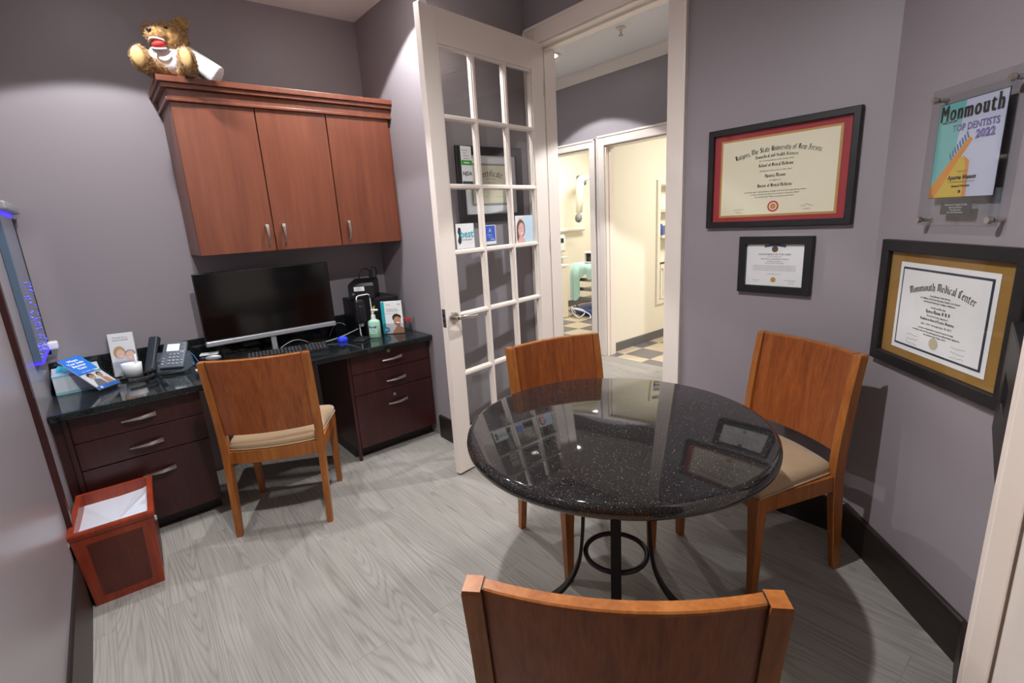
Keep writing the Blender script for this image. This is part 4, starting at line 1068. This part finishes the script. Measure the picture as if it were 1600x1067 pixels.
# ------------------------------------------------------------------ waste bin
t = thing('waste_bin', 'red cherry wood waste bin with white liner beside the drawers', 'waste bin', (-1.757, -.835, 0), math.radians(-3))
hb, wt, dt, wb, db = .34, .135, .198, .116, .172
def lerp(a, b, q): return a+(b-a)*q
def sect(z, ins=0):
    q = z/hb; w_, d_ = lerp(wb, wt, q)-ins, lerp(db, dt, q)-ins
    return [(-w_, -d_, z), (w_, -d_, z), (w_, d_, z), (-w_, d_, z)]
mb = MB(); mb.loft([sect(.0005), sect(hb), sect(hb, .016), sect(.02, .016)], True); mb.build('body', M['redwood'], t)
mb = MB(); mb.loft([sect(hb-.02, -.004), sect(hb-.003, -.006), sect(hb+.004, -.003), sect(hb+.004, .017), sect(hb-.02, .015)], False); mb.build('rim', M['redwood'], t)
for face_i in range(4):
    mb = MB()
    q0, q1 = .12, .84
    A = sect(hb*q0); B = sect(hb*q1)
    def on(Sx, i, u): a, b = Vector(Sx[i]), Vector(Sx[(i+1) % 4]); return a.lerp(b, u)
    P = [on(A, face_i, .16), on(A, face_i, .84), on(B, face_i, .84), on(B, face_i, .16)]
    n = (P[1]-P[0]).cross(P[3]-P[0]).normalized()
    mb.loft([[p-n*.002 for p in P], [p+n*.0022 for p in P]]); mb.build('side_panel', M['redpanel'], t)
# liner
mb = MB(); rings = []
rnd = random.Random(5)
N = 44
def rect_pt(u, w_, d_):
    p = (u % 1)*4
    i = int(p); f = p-i
    c = [(-w_, -d_), (w_, -d_), (w_, d_), (-w_, d_)]
    a, b = c[i], c[(i+1) % 4]; return (lerp(a[0], b[0], f), lerp(a[1], b[1], f))
for k, (z, ins) in enumerate(((hb-.004, .0175), (hb-.006, .022), (hb-.03, .030), (hb-.06, .040), (hb-.075, .062), (hb-.085, .085), (hb-.09, .105), (hb-.092, .122))):
    ring = []
    for i in range(N):
        w_, d_ = wt-ins, dt-ins
        x, y = rect_pt(i/N, w_, max(.01, d_))
        sag = .045*max(0, min(1, .5+1.4*(-x/wt*.5+y/dt*.6)))
        fold = .5+.5*math.sin(i*2.1+k*.5)+.6*math.sin(i*.9+1.3*k)
        j = 0 if k < 2 else (rnd.random()-.5)*.02
        ring.append((x+j, y+j*.8, z-sag*(1 if k < 4 else .5)+(.006*(rnd.random()-.5) if k < 2 else .020*fold*(.4+.6*rnd.random()))))
    rings.append(ring)
mb.loft(rings, True, False); mb.build('liner', M['bag'], t)
mb = MB()
for cx, cy in ((-.139, -.199), (.139, -.199), (-.139, .199)):
    mb.sphere((cx, cy, hb-.03), (.006, .006, .013), seg=10)
mb.build('corner_guard', M['silver'], t)

# ------------------------------------------------------------------ bubble panel on left wall
t = thing('bubble_wall_panel', 'narrow blue lit bubble panel on the left wall over the desk', 'lit panel', (XL, 0, 0))
px = .028
mb = MB(); mb.box((.001, -.50, .945), (px, -.06, 1.585), .002); mb.build('panel', M['tankglass'], t)
mb = MB(); mb.box((.001, -.52, 1.588), (px+.03, -.03, 1.625), .008); mb.build('top_cap', M['silver'], t)
mb = MB(); mb.box((.001, -.06, .90), (px+.002, -.052, 1.585)); mb.build('edge_trim', M['black'], t)
for z0_, z1_ in ((1.57, 1.587), (.93, .944)):
    mb = MB(); mb.box((.002, -.49, z0_), (px+.002, -.07, z1_)); mb.build('led_strip', M['led'], t)
mb = MB(); rnd = random.Random(3)
for i in range(70):
    zz = .955+.33*rnd.random()**1.6; mb.sphere((px+.0005, -.48+.40*rnd.random(), zz), .002+.004*rnd.random(), seg=8)
o_ = mb.build('bubbles', mat('lit_blue_bubble', (110, 110, 220), .2, emit=(80, 70, 255), estr=.3), t); o_['kind'] = 'stuff'
mb = MB(); mb.rbox((.002, -.085, .925), (px+.035, -.03, .965), .008); mb.build('base_clip', M['whitep'], t)

# ------------------------------------------------------------------ things on the desk
ZW = .7252
# monitor
t = thing('monitor', 'large black monitor on a silver stand at the middle of the desk', 'monitor', (-.852, -.195, ZW), math.radians(-1))
mb = MB(); mb.box((-.372, -.018, .128), (.372, .012, .513), .004); mb.box((-.25, .012, .2), (.25, .035, .44), .01); mb.build('screen_housing', M['black'], t)
mb = MB(); mb.box((-.366, -.0195, .134), (.366, -.0175, .507)); mb.build('screen', M['gloss'], t)
mb = MB(); mb.box((-.372, -.026, .097), (.372, .006, .1275), .006); mb.build('lower_bar', M['silver'], t)
mb = MB(); mb.box((-.03, -.018, .008), (.0, .004, .0965), .003); mb.build('neck', M['silver'], t)
mb = MB(); mb.rbox((-.13, -.055, .0), (.10, .09, .009), .004); mb.build('foot', M['black'], t)
# keyboard
t = thing('keyboard', 'black computer keyboard in front of the monitor', 'keyboard', (-.835, -.352, ZW), math.radians(-12))
mb = MB(); mb.loft([[(-.225, -.072, 0), (.225, -.072, 0), (.225, .072, 0), (-.225, .072, 0)], [(-.225, -.072, .012), (.225, -.072, .012), (.225, .072, .028), (-.225, .072, .028)]]); mb.build('base', M['black'], t)
mb = MB()
for r in range(5):
    for c in range(22):
        x = -.205+c*.0195; y = -.052+r*.024; z = .0135+(y+.072)/.144*.016
        if r == 0 and 4 <= c <= 9: continue
        if c in (15,): continue
        mb.box((x-.0075, y-.009, z-.002), (x+.0075, y+.009, z+.006), .0015, 1)
mb.build('keys', mat('key_plastic', (44, 44, 48), .5), t)
# blue cube
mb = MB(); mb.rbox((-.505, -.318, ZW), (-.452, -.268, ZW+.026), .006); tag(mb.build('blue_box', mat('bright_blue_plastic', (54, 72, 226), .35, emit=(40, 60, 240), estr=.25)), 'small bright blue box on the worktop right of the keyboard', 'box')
# calculator
t = thing('calculator', 'black calculator lying before the pump bottle', 'calculator', (-.368, -.36, ZW), math.radians(48))
mb = MB(); mb.rbox((-.085, -.04, 0), (.085, .04, .012), .004); mb.build('body', M['black'], t)
mb = MB()
for i in range(5):
    for j in range(4): mb.box((-.072+i*.02, -.032+j*.017, .0121), (-.058+i*.02, -.020+j*.017, .0155), .001, 1)
mb.build('keys', M['black'], t)
mb = MB(); mb.box((.04, -.03, .0121), (.075, .03, .0128)); mb.build('display', M['gloss'], t)
# sanitizer
t = thing('pump_bottle', 'clear green hand sanitizer pump bottle with white pump', 'bottle', (-.284, -.372, ZW), math.radians(-40))
mb = MB(); rings = []
for z, w_, d_ in ((0, .036, .022), (.004, .039, .025), (.098, .039, .025), (.110, .036, .023), (.118, .024, .018), (.121, .015, .014), (.126, .014, .014)):
    rings.append([(w_*math.copysign(abs(math.cos(a))**.6, math.cos(a)), d_*math.copysign(abs(math.sin(a))**.6, math.sin(a)), z) for a in [2*PI*k/28 for k in range(28)]])
mb.loft(rings, True, True); mb.build('bottle_body', M['gel'], t)
mb = MB(); mb.cyl((0, 0, .124), (0, 0, .150), .0155, .014, 18); mb.cyl((0, 0, .150), (0, 0, .178), .006, seg=12); mb.rbox((-.010, -.008, .176), (.036, .008, .188), .004); mb.build('pump', M['whitep'], t)
mb = MB(); mb.quad(-.028, .028, .022, .088, -.0262); lb = mb.build('label', mat('pale_green_label', (180, 220, 196), .4), t)
mb = MB(); mb.text('Purell', .022, -.006, .066, -.0268, .0008, shear=.2); mb.build('lettering', mat('navy_print', (52, 60, 130), .5), lb)
mb = MB(); mb.text('HAND', .010, -.004, .048, -.0268); mb.text('SANITIZER', .008, -.004, .038, -.0268); mb.build('small_lettering', M['greenp'], lb)
# brochure stand with smiling woman
t = thing('brochure_stand', 'white and teal brochure with a smiling woman in a clear desk stand', 'brochure', (-.156, -.385, ZW), math.radians(-36))
w, h = .138, .222
mb = MB(); mb.box((-w/2, 0, .004), (w/2, .018, h), .001); mb.build('brochure', M['paper'], t)
y = -.0008
mb = MB(); mb.quad(-w/2, .004, -w/2+.022, h, y); mb.ell(-w/2+.025, .03, .020, .020, y-.0002); mb.build('teal_band', M['teal'], t)
mb = MB(); mb.poly([(-.01, y, .004), (w/2, y, .004), (w/2, y, .04), (.045, y, .05), (.02, y, .048)]); mb.build('top_garment', mat('coral_print', (206, 132, 92), .6), t)
mb = MB(); mb.ell(.026, .110, .027, .027, y-.0002); mb.ell(.040, .114, .017, .018, y-.0002); mb.build('printed_hair', M['hair'], t)
mb = MB(); mb.ell(.030, .088, .024, .031, y-.0004, rot=-.2); mb.poly([(.02, y-.0004, .03), (.05, y-.0004, .04), (.048, y-.0004, .07), (.024, y-.0004, .07)]); mb.poly([(-.008, y-.0004, .004), (.03, y-.0004, .035), (.06, y-.0004, .02), (.06, y-.0004, .004)]); mb.build('printed_face', M['skin2'], t)
mb = MB(); mb.ell(.035, .076, .012, .005, y-.0006, rot=-.2); mb.text('3D', .020, -w/2+.024, .024, y-.0006, .0006); mb.build('printed_smile', M['paper'], t)
mb = MB(); mb.text('Straighter smiles', .011, .002, .166, y-.0003, .0001); mb.text('and healthier teeth', .011, .004, .154, y-.0003, .0001); mb.text('made with you in mind', .009, -.002, .139, y-.0003)
mb.text('Smile', .012, -.02, .196, y-.0003); mb.text('5.0', .014, .05, .196, y-.0003, .0004); mb.ell(.019, .095, .003, .002, y-.0007); mb.ell(.04, .091, .003, .002, y-.0007); mb.build('lettering', M['greyink'], t)
mb = MB(); mb.box((-w/2-.008, -.010, .001), (w/2+.008, -.007, .075)); mb.box((-w/2-.008, -.010, .0), (w/2+.008, .022, .003)); mb.box((-w/2-.008, .0185, .003), (w/2+.008, .0205, .12)); mb.build('acrylic_holder', M['acrylic'], t)
# clear tray with red tab
t = thing('card_tray', 'clear acrylic card tray with a red tab at the worktop corner', 'tray', (-.055, -.36, ZW), math.radians(-20))
mb = MB(); mb.box((-.042, -.03, 0), (.042, .05, .003)); mb.box((-.042, -.03, .003), (.042, -.027, .03)); mb.box((-.042, .047, .003), (.042, .05, .08)); mb.box((-.042, -.027, .003), (-.039, .047, .05)); mb.box((.039, -.027, .003), (.042, .047, .05)); mb.build('tray', M['acrylic'], t)
mb = MB(); mb.box((-.005, -.012, .066), (.04, -.002, .088), .002); mb.build('red_tab', M['redp'], t)
mb = MB(); mb.box((.005, -.009, .003), (.03, -.005, .066)); mb.build('clear_stem', M['acrylic'], t)
mb = MB(); mb.tube([(-.03, .0, .004), (-.018, .01, .05), (-.002, .02, .095)], .003, 8); mb.build('silver_pen', M['silver'], t)
# tower and printer box
t = thing('computer_tower', 'black computer tower in the desk corner under a black box', 'computer', (-.20, -.165, ZW), math.radians(-2))
mb = MB(); mb.box((-.15, -.125, 0), (.15, .13, .245), .005); mb.build('case', M['black'], t)
mb = MB(); mb.poly([(-.066, -.1262, .125), (-.030, -.1262, .155), (-.022, -.1262, .20), (-.052, -.1262, .18)]); mb.build('sticker', mat('yellow_green_sticker', (196, 200, 70), .5), t)
t = thing('label_printer', 'black box device with white label on top of the computer tower', 'device', (-.235, -.168, ZW+.247), math.radians(-32))
mb = MB(); mb.loft([[(-.078, -.130, 0), (.078, -.130, 0), (.078, .125, 0), (-.078, .125, 0)], [(-.082, -.134, .012), (.082, -.134, .012), (.082, .128, .012), (-.082, .128, .012)], [(-.082, -.134, .090), (.082, -.134, .090), (.082, .128, .105), (-.082, .128, .105)], [(-.076, -.118, .108), (.076, -.118, .108), (.076, .120, .118), (-.076, .120, .118)]]); mb.build('housing', M['black'], t)
mb = MB(); mb.box((-.045, -.1355, .058), (.022, -.1342, .086)); l_ = mb.build('label', M['paper'], t)
mb = MB(); mb.text('Scan', .012, -.012, .074, -.136); mb.text('Dept 210', .011, -.012, .063, -.136); mb.build('lettering', M['ink'], l_)
mb = MB(); mb.poly([(-.064, -.1348, .045), (-.040, -.1348, .045), (-.053, -.1348, .030)]); mb.build('emblem', M['grey'], t)
mb = MB(); mb.tube(bez((-.24, -.12, 1.087), (-.25, -.12, 1.17), (-.17, -.12, 1.18), (-.155, -.12, 1.13)) + bez((-.155, -.12, 1.13), (-.15, -.12, 1.19), (-.09, -.12, 1.17), (-.11, -.10, 1.092)), .004, 8)
mb.cyl((-.155, -.12, 1.092), (-.155, -.12, 1.145), .014, .009, 12)
tag(mb.build('cable_loop', M['cable']), 'black looped cable and plug on top of the box in the desk corner', 'cable')
# wire stand with handset
t = thing('wire_stand', 'white wire loop stand between monitor and computer tower', 'stand', (-.318, -.318, ZW), math.radians(14))
mb = MB(); r_ = .012
pts = [(-.048, 0, .03), (-.05, 0, .262), (-.044, 0, .277), (-.03, 0, .282), (.04, 0, .282), (.053, 0, .277), (.058, 0, .262), (.064, 0, .02), (.058, 0, .006), (.045, 0, .004), (-.03, 0, .004), (-.042, 0, .01)]
mb.tube(pts, .004, 8, closed=True); mb.box((-.04, -.006, .0), (.05, .016, .004)); mb.build('wire_loop', M['whitep'], t)
mb = MB(); mb.box((-.046, .004, .008), (.056, .012, .272), .003); mb.build('dark_panel', M['gloss'], t)
mb = MB(); mb.quad(.025, .02, .048, .06, .0035); mb.build('blue_light', mat('blue_screen_glow', (70, 120, 220), .4, emit=(70, 120, 240), estr=.6), t)
t = thing('handheld_scanner', 'black handheld scanner hanging at the front of the wire stand', 'scanner', (-.362, -.352, ZW+.085), math.radians(14))
mb = MB(); mb.rbox((-.032, -.02, .02), (.034, .018, .175), .014); mb.rbox((-.022, -.034, .04), (.024, -.016, .14), .010); mb.build('body', mat('black_rubber', (30, 29, 33), .3), t)
mb = MB(); mb.cyl((.0, -.005, .0), (.0, -.005, .02), .012, .016, 12); mb.build('tip', M['silver'], t)
# cables on the desk
mb = MB(); mb.tube(bez((-.395, -.16, .80), (-.46, -.14, .86), (-.47, -.11, .78), (-.50, -.12, .735)), .003, 7); mb.tube(bez((-.66, -.22, .732), (-.56, -.30, .735), (-.47, -.22, .733), (-.37, -.31, .79)), .004, 7); mb.tube(bez((-.86, -.24, .735), (-.80, -.28, .79), (-.74, -.24, .80), (-.66, -.20, .735)), .003, 7)
tag(mb.build('desk_cables', M['greycable']), 'grey cables trailing over the worktop right of the monitor foot', 'cable')
# telephone
t = thing('desk_phone', 'grey desk telephone with lit display left of the monitor', 'telephone', (-1.425, -.162, ZW), math.radians(-34))
tilt = Matrix.Translation((0, -.02, .012)) @ Matrix.Rotation(math.radians(52), 4, 'X')
mb = MB(); mb.rbox((-.022, 0, 0), (.103, .158, .022), .008, tilt); mb.loft([[(-.08, -.02, 0), (.10, -.02, 0), (.10, .10, 0), (-.08, .10, 0)], [(-.08, -.01, .03), (.10, -.01, .03), (.10, .07, .09), (-.08, .07, .09)]]); mb.build('body', M['phone'], t)
mb = MB(); mb.box((.003, .100, .0222), (.068, .142, .0235), 0, 1, tilt); mb.build('display', M['lcd'], t)
mb = MB()
for r in range(4):
    for c in range(3): mb.rbox((.020+c*.020, .018+r*.0185, .022), (.034+c*.020, .029+r*.0185, .026), .002, tilt)
for r in range(3): mb.rbox((-.014, .018+r*.017, .022), (.000, .027+r*.017, .025), .002, tilt)
for r in range(2): mb.rbox((.084, .02+r*.017, .022), (.097, .029+r*.017, .025), .002, tilt)
for r in range(3): mb.rbox((.080, .112+r*.012, .022), (.094, .119+r*.012, .025), .002, tilt)
mb.rbox((.074, .083, .022), (.096, .1, .025), .004, tilt)
for c in range(4): mb.rbox((.006+c*.016, .088, .022), (.017+c*.016, .093, .0245), .001, tilt)
mb.build('buttons', M['silver'], t)
tilt2 = Matrix.Translation((-.058, -.035, .006)) @ Matrix.Rotation(math.radians(58), 4, 'X')
mb = MB(); mb.rbox((-.026, 0, .012), (.024, .20, .036), .011, tilt2); mb.rbox((-.028, 0, .0), (.026, .05, .03), .010, tilt2); mb.rbox((-.028, .15, .0), (.026, .2, .03), .010, tilt2); mb.build('handset', M['phoned'], t)
mb = MB(); mb.box((-.085, .0, .0), (-.03, .08, .06), .004); mb.build('cradle', M['phone'], t)
mb = MB(); pts = []
path = bez((-1.515, -.205, .735), (-1.56, -.33, .76), (-1.47, -.30, .80), (-1.49, -.27, .745), 30) + bez((-1.49, -.27, .745), (-1.50, -.33, .74), (-1.55, -.36, .74), (-1.60, -.335, .745), 40)
for i, p in enumerate(path):
    for k in range(4):
        a = (i*4+k)*PI/2.5
        pts.append((p.x+.007*math.cos(a), p.y+.004*math.sin(a)+k*.0003, max(ZW+.003, p.z+.008*math.sin(a)+.004)))
mb.tube(pts, .0022, 5)
mb.tube(bez((-1.47, -.28, .735), (-1.43, -.30, .735), (-1.38, -.31, .74), (-1.33, -.29, .733)), .005, 8)
tag(mb.build('coiled_phone_cord', M['cable']), 'black coiled telephone cord on the worktop before the handset', 'cord')
# brochure holder with couple
t = thing('brochure_holder', 'white brochures with a smiling couple in a clear stand beside the telephone', 'brochure', (-1.600, -.105, ZW), math.radians(-14))
w, h = .112, .232
back = Matrix.Translation((0, 0, .004)) @ Matrix.Rotation(math.radians(-9), 4, 'X')
mb = MB(); mb.X = back; mb.box((-w/2, 0, 0), (w/2, .016, h), .001); mb.build('brochures', M['paper'], t)
y = -.0008
mb = MB(); mb.X = back; mb.ell(-.016, .128, .027, .034, y); mb.build('fair_hair', M['blond'], t)
mb = MB(); mb.X = back; mb.ell(.029, .118, .024, .020, y-.0001); mb.build('grey_hair', M['silver'], t)
pk = mat('printed_rosy_skin', (236, 196, 172), .6)
mb = MB(); mb.X = back; mb.ell(-.012, .118, .0185, .026, y-.0003); mb.build('printed_face', pk, t)
mb = MB(); mb.X = back; mb.ell(.029, .105, .021, .026, y-.0004); mb.build('printed_face', pk, t)
mb = MB(); mb.X = back; mb.poly([(-.05, y-.0002, .05), (.052, y-.0002, .05), (.05, y-.0002, .085), (.0, y-.0002, .09), (-.04, y-.0002, .1)]); mb.build('pale_clothes', M['lav'], t)
mb = MB(); mb.X = back; mb.ell(-.009, .107, .008, .003, y-.0006); mb.build('printed_smile', M['paper'], t)
mb = MB(); mb.X = back; mb.ell(.029, .096, .009, .0035, y-.0006); mb.build('printed_smile', M['paper'], t)
mb = MB(); mb.X = back; mb.text('Thinking about', .011, -.004, .205, y-.0003); mb.text('dental implants?', .011, -.002, .192, y-.0003); mb.build('lettering', M['greyink'], t)
mb = MB(); mb.X = back; mb.box((-w/2-.004, -.008, 0), (w/2+.004, -.005, .08)); mb.box((-w/2-.004, .017, 0), (w/2+.004, .02, .16)); mb.box((-w/2-.004, -.008, -.0), (w/2+.004, .02, .003)); mb.build('acrylic_holder', M['acrylic'], t)
# pen cup before it
t = thing('white_cup_stand', 'white oval cup on a dark square base before the couple brochures', 'pen holder', (-1.575, -.195, ZW), math.radians(-20))
mb = MB(); mb.box((-.055, -.035, 0), (.055, .035, .016), .003); mb.build('base', M['black'], t)
mb = MB(); rings = [[(a_*math.cos(q), b_*math.sin(q), z) for q in [2*PI*k/28 for k in range(28)]] for a_, b_, z in ((.040, .028, .0165), (.044, .031, .05), (.047, .033, .085), (.044, .030, .085), (.040, .027, .05), (.036, .024, .022))]
mb.loft(rings, True, True); mb.build('cup', M['whitep'], t)
mb = MB(); mb.tube([(.02, .0, .03), (.025, .004, .13)], .004, 8); mb.build('pen', M['paper'], t)
# leaning blue flyer
t = thing('leaning_flyer_stand', 'blue flyer with two smiling people leaning in a clear stand by the tissues', 'brochure', (-1.668, -.338, ZW))
bl, br, tl, tr = Vector((-1.712, -.380, .736)), Vector((-1.628, -.292, .736)), Vector((-1.818, -.196, .902)), Vector((-1.740, -.120, .900))
O = Vector((-1.668, -.338, ZW))
ux = (br-bl).normalized(); uz = ((tl-bl)-(tl-bl).dot(ux)*ux).normalized(); uy = uz.cross(ux)   # uy points away from viewer side
W2 = .110; H2 = (tl-bl).length
shear = (tl-bl).dot(ux)
MX = Matrix(((ux.x, uy.x, uz.x, bl.x-O.x), (ux.y, uy.y, uz.y, bl.y-O.y), (ux.z, uy.z, uz.z, bl.z-O.z), (0, 0, 0, 1)))
w = .115; h = .245
def fm():
    m_ = MB(); m_.X = MX; return m_
mb = fm(); mb.box((0, 0, .01), (w, .006, h), .001); mb.build('flyer', M['paper'], t)
y = -.0008
mb = fm(); mb.quad(0, h*.50, w, h, y); mb.quad(0, .01, w, .030, y); mb.build('blue_field', M['blue'], t)
mb = fm(); mb.ell(.040, .105, .017, .017, y-.0003); mb.ell(.083, .100, .013, .016, y-.0003); mb.build('printed_hair', M['hair'], t)
mb = fm(); mb.ell(.041, .094, .013, .016, y-.0005); mb.ell(.083, .092, .0105, .014, y-.0005); mb.poly([(.07, y-.0003, .03), (.105, y-.0003, .03), (.098, y-.0003, .07), (.075, y-.0003, .08)]); mb.build('printed_faces', M['skin2'], t)
mb = fm(); mb.poly([(.012, y-.0004, .03), (.066, y-.0004, .03), (.062, y-.0004, .068), (.045, y-.0004, .078), (.03, y-.0004, .074)]); mb.build('grey_shirt', M['grey'], t)
mb = fm()
for i, s in enumerate(('Where', 'Your Smile', 'Becomes', 'Yours')): mb.text(s, .0185, .054, h*.88-i*.019, y-.0005, .0006)
mb.text('Clear aligners', .009, .05, h*.545, y-.0005); mb.ell(.02, .02, .007, .007, y-.0004); mb.ell(.041, .088, .006, .0025, y-.0008); mb.build('lettering', M['paper'], t)
mb = fm(); mb.box((-.006, -.006, .002), (w+.006, -.003, .13)); mb.box((-.006, .0065, .0), (w+.006, .0095, .16)); mb.box((-.006, -.006, .0), (w+.006, .0095, .003)); mb.build('acrylic_holder', M['acrylic'], t)
# tissue box
t = thing('tissue_box', 'pale tissue box with teal tissue against the left wall on the desk', 'tissue box', (-1.803, -.142, ZW), math.radians(3))
mb = MB(); mb.box((-.088, -.112, 0), (.095, .10, .098), .002); mb.build('carton', mat('pale_grey_carton', (206, 214, 216), .4), t)
mb = MB(); mb.box((-.0885, -.1125, .004), (.0955, -.1118, .014)); mb.box((-.0885, -.1125, .086), (.0955, -.1118, .097)); mb.build('teal_print', mat('pale_teal_print', (130, 196, 200), .5), t)
mb = MB(); rings = []
for i in range(13):
    a = -.07+.14*i/12; rings.append([(a, -.05+.01*math.sin(i*1.9), .0985), (a*.95, -.03+.012*math.sin(i*2.3), .0985+.02+.012*abs(math.sin(i*1.1))), (a*.9, -.0+.01*math.cos(i*2), .100+.014*abs(math.cos(i*1.3))), (a, .04, .0985)])
mb.loft(rings, False, True, closed=False); mb.build('tissue', mat('teal_tissue', (60, 176, 190), .8), t)
# black and silver device left of the monitor
t = thing('stapler', 'black and silver stapler like device left of the monitor', 'stapler', (-1.205, -.165, ZW), math.radians(-16))
mb = MB(); mb.rbox((-.055, -.05, 0), (.055, .05, .045), .012); mb.build('base', M['black'], t)
mb = MB(); mb.sphere((.015, -.045, .034), (.042, .012, .017)); mb.build('oval_cap', M['silver'], t)
mb = MB(); mb.rbox((-.055, -.03, .047), (.04, .03, .056), .004); mb.build('silver_top', M['whitep'], t)
mb = MB(); mb.tube(bez((-1.34, -.06, .80), (-1.31, -.10, .82), (-1.29, -.12, .80), (-1.27, -.16, .73)), .003, 7); mb.tube(bez((-1.34, -.05, .79), (-1.30, -.08, .78), (-1.29, -.13, .76), (-1.30, -.17, .73)), .003, 7)
tag(mb.build('blue_cable', mat('blue_cable_sheath', (50, 110, 180), .5)), 'blue cable beside the telephone', 'cable')
mb = MB(); mb.box((-1.31, -.33, ZW), (-1.25, -.28, ZW+.004), .0005); tag(mb.build('note_pad', mat('cream_note', (214, 186, 150), .6)), 'small cream note pad behind the chair on the worktop', 'note pad')

# ------------------------------------------------------------------ teddy bear
t = thing('teddy_bear', 'brown teddy bear in a white coat sitting on the wall cupboard', 'teddy bear', (-1.115, -.27, 2.2), math.radians(-22))
def remesh(mb, voxel, name, m, parent, smooth_it=4):
    o = mb.build(name+'_src', m)
    md = o.modifiers.new('r', 'REMESH'); md.mode = 'VOXEL'; md.voxel_size = voxel; md.use_smooth_shade = True
    sm = o.modifiers.new('s', 'SMOOTH'); sm.iterations = smooth_it; sm.factor = .5
    bpy.context.view_layer.update()
    me = bpy.data.meshes.new_from_object(o.evaluated_get(bpy.context.evaluated_depsgraph_get()))
    bpy.data.objects.remove(o)
    me.name = name
    if not me.materials: me.materials.append(m)
    q = bpy.data.objects.new(name, me); COL.objects.link(q); q.parent = parent
    return q
mb = MB()
mb.sphere((0, 0, .085), (.072, .066, .085))
HC = Vector((0, -.025, .190))
hr = Euler((math.radians(2), math.radians(-8), math.radians(-14))).to_matrix()
def hp(x, y, z): return HC + hr @ Vector((x, y, z))
mb.sphere(HC, (.090, .078, .073), hr)
mb.sphere(hp(-.016, -.066, .002), (.050, .044, .038), hr)
for s in (-1, 1): mb.sphere(hp(s*.078, .005, .052), (.038, .020, .036), hr)
for s in (-1, 1):
    mb.tube([(s*.045, -.02, .045), (s*.075, -.09, .043), (s*.092, -.155, .045)], [.045, .042, .038], 14)
    mb.sphere((s*.095, -.165, .060), (.042, .030, .058), Euler((.25, 0, s*-.15)).to_matrix())
mb.tube([(.06, 0, .12), (.12, .0, .075), (.175, -.005, .028)], [.034, .032, .026], 12)
mb.tube([(-.06, 0, .12), (-.10, .01, .075), (-.115, -.0, .04)], [.034, .032, .026], 12)
body = remesh(mb, .0055, 'body', M['fur'], t)
# short fur as fine blades on the body
mb = MB(); rnd = random.Random(11)
me = body.data
fb = bmesh.new()
polys = [p for p in me.polygons]
for p in polys:
    if rnd.random() > .75: continue
    c = p.center; n = p.normal
    d = (n + Vector((rnd.uniform(-.6, .6), rnd.uniform(-.6, .6), rnd.uniform(-.7, .3)))).normalized()
    L = rnd.uniform(.006, .013); s_ = n.orthogonal().normalized()*.0011
    s_.rotate(Matrix.Rotation(rnd.uniform(0, PI), 3, n))
    vs = [fb.verts.new(c-s_), fb.verts.new(c+s_), fb.verts.new(c+d*L)]
    fb.faces.new(vs)
mb.bm.free(); mb.bm = fb
fo = mb.build('fur', M['fur'], t); fo['kind'] = 'stuff'
for s in (-1, 1):
    mb = MB(); mb.sphere((s*.098, -.191, .062), (.026, .010, .042), Euler((.25, 0, s*-.15)).to_matrix()); mb.build('paw_pad', M['pad'], t)
mb = MB(); mb.sphere(hp(-.022, -.111, .014), (.012, .007, .009), hr); mb.build('nose', M['black'], t)
mb = MB(); mb.sphere(hp(.038, -.066, .024), .007); mb.build('eye', mat('amber_eye_right', (50, 34, 20), .1), t)
mb = MB(); mb.sphere(hp(-.055, -.058, .026), .007); mb.build('eye', mat('amber_eye', (50, 34, 20), .1), t)
mb = MB(); mb.sphere(hp(-.012, -.085, -.046), (.032, .026, .016), hr); mb.build('mouth', mat('red_felt', (186, 40, 44), .7), t)
mb = MB()
for zz, rr in ((-.034, .036), (-.058, .033)):
    mb.tube([hp(-.012+rr*math.sin(a), -.080-.030*math.cos(a), zz-.012*math.cos(a)*(1 if zz < -.05 else -1)+.012*math.sin(a)*-.6) for a in [(-1.25+2.5*k/14) for k in range(15)]], .0042, 8)
mb.build('teeth', M['coat'], t)
mb = MB()
mb.sphere((0, -.004, .092), (.086, .086, .076)); mb.sphere((0, -.005, .132), (.070, .066, .036))
mb.tube([(.05, 0, .132), (.12, .004, .080), (.190, -.002, .030)], [.048, .052, .052], 14)
mb.tube([(-.05, 0, .132), (-.098, .01, .08), (-.116, .0, .040)], [.046, .044, .040], 14)
coat = remesh(mb, .006, 'white_coat', M['coat'], t, 3)
mb = MB()
for s in (-1, 1):
    mb.loft([[Vector((s*.012, -.074, .085)), Vector((s*.05, -.062, .15)), Vector((s*.055, -.055, .152)), Vector((s*.030, -.080, .10))], [Vector((s*.012, -.080, .085)), Vector((s*.05, -.070, .15)), Vector((s*.058, -.062, .153)), Vector((s*.034, -.086, .10))]])
mb.build('lapels', M['coat'], coat)
mb = MB(); mb.text('Dr. Bear', .013, .046, .095, -.0835, .0003, shear=.2); o_ = mb.build('embroidery', mat('red_thread', (200, 90, 100), .7), coat)
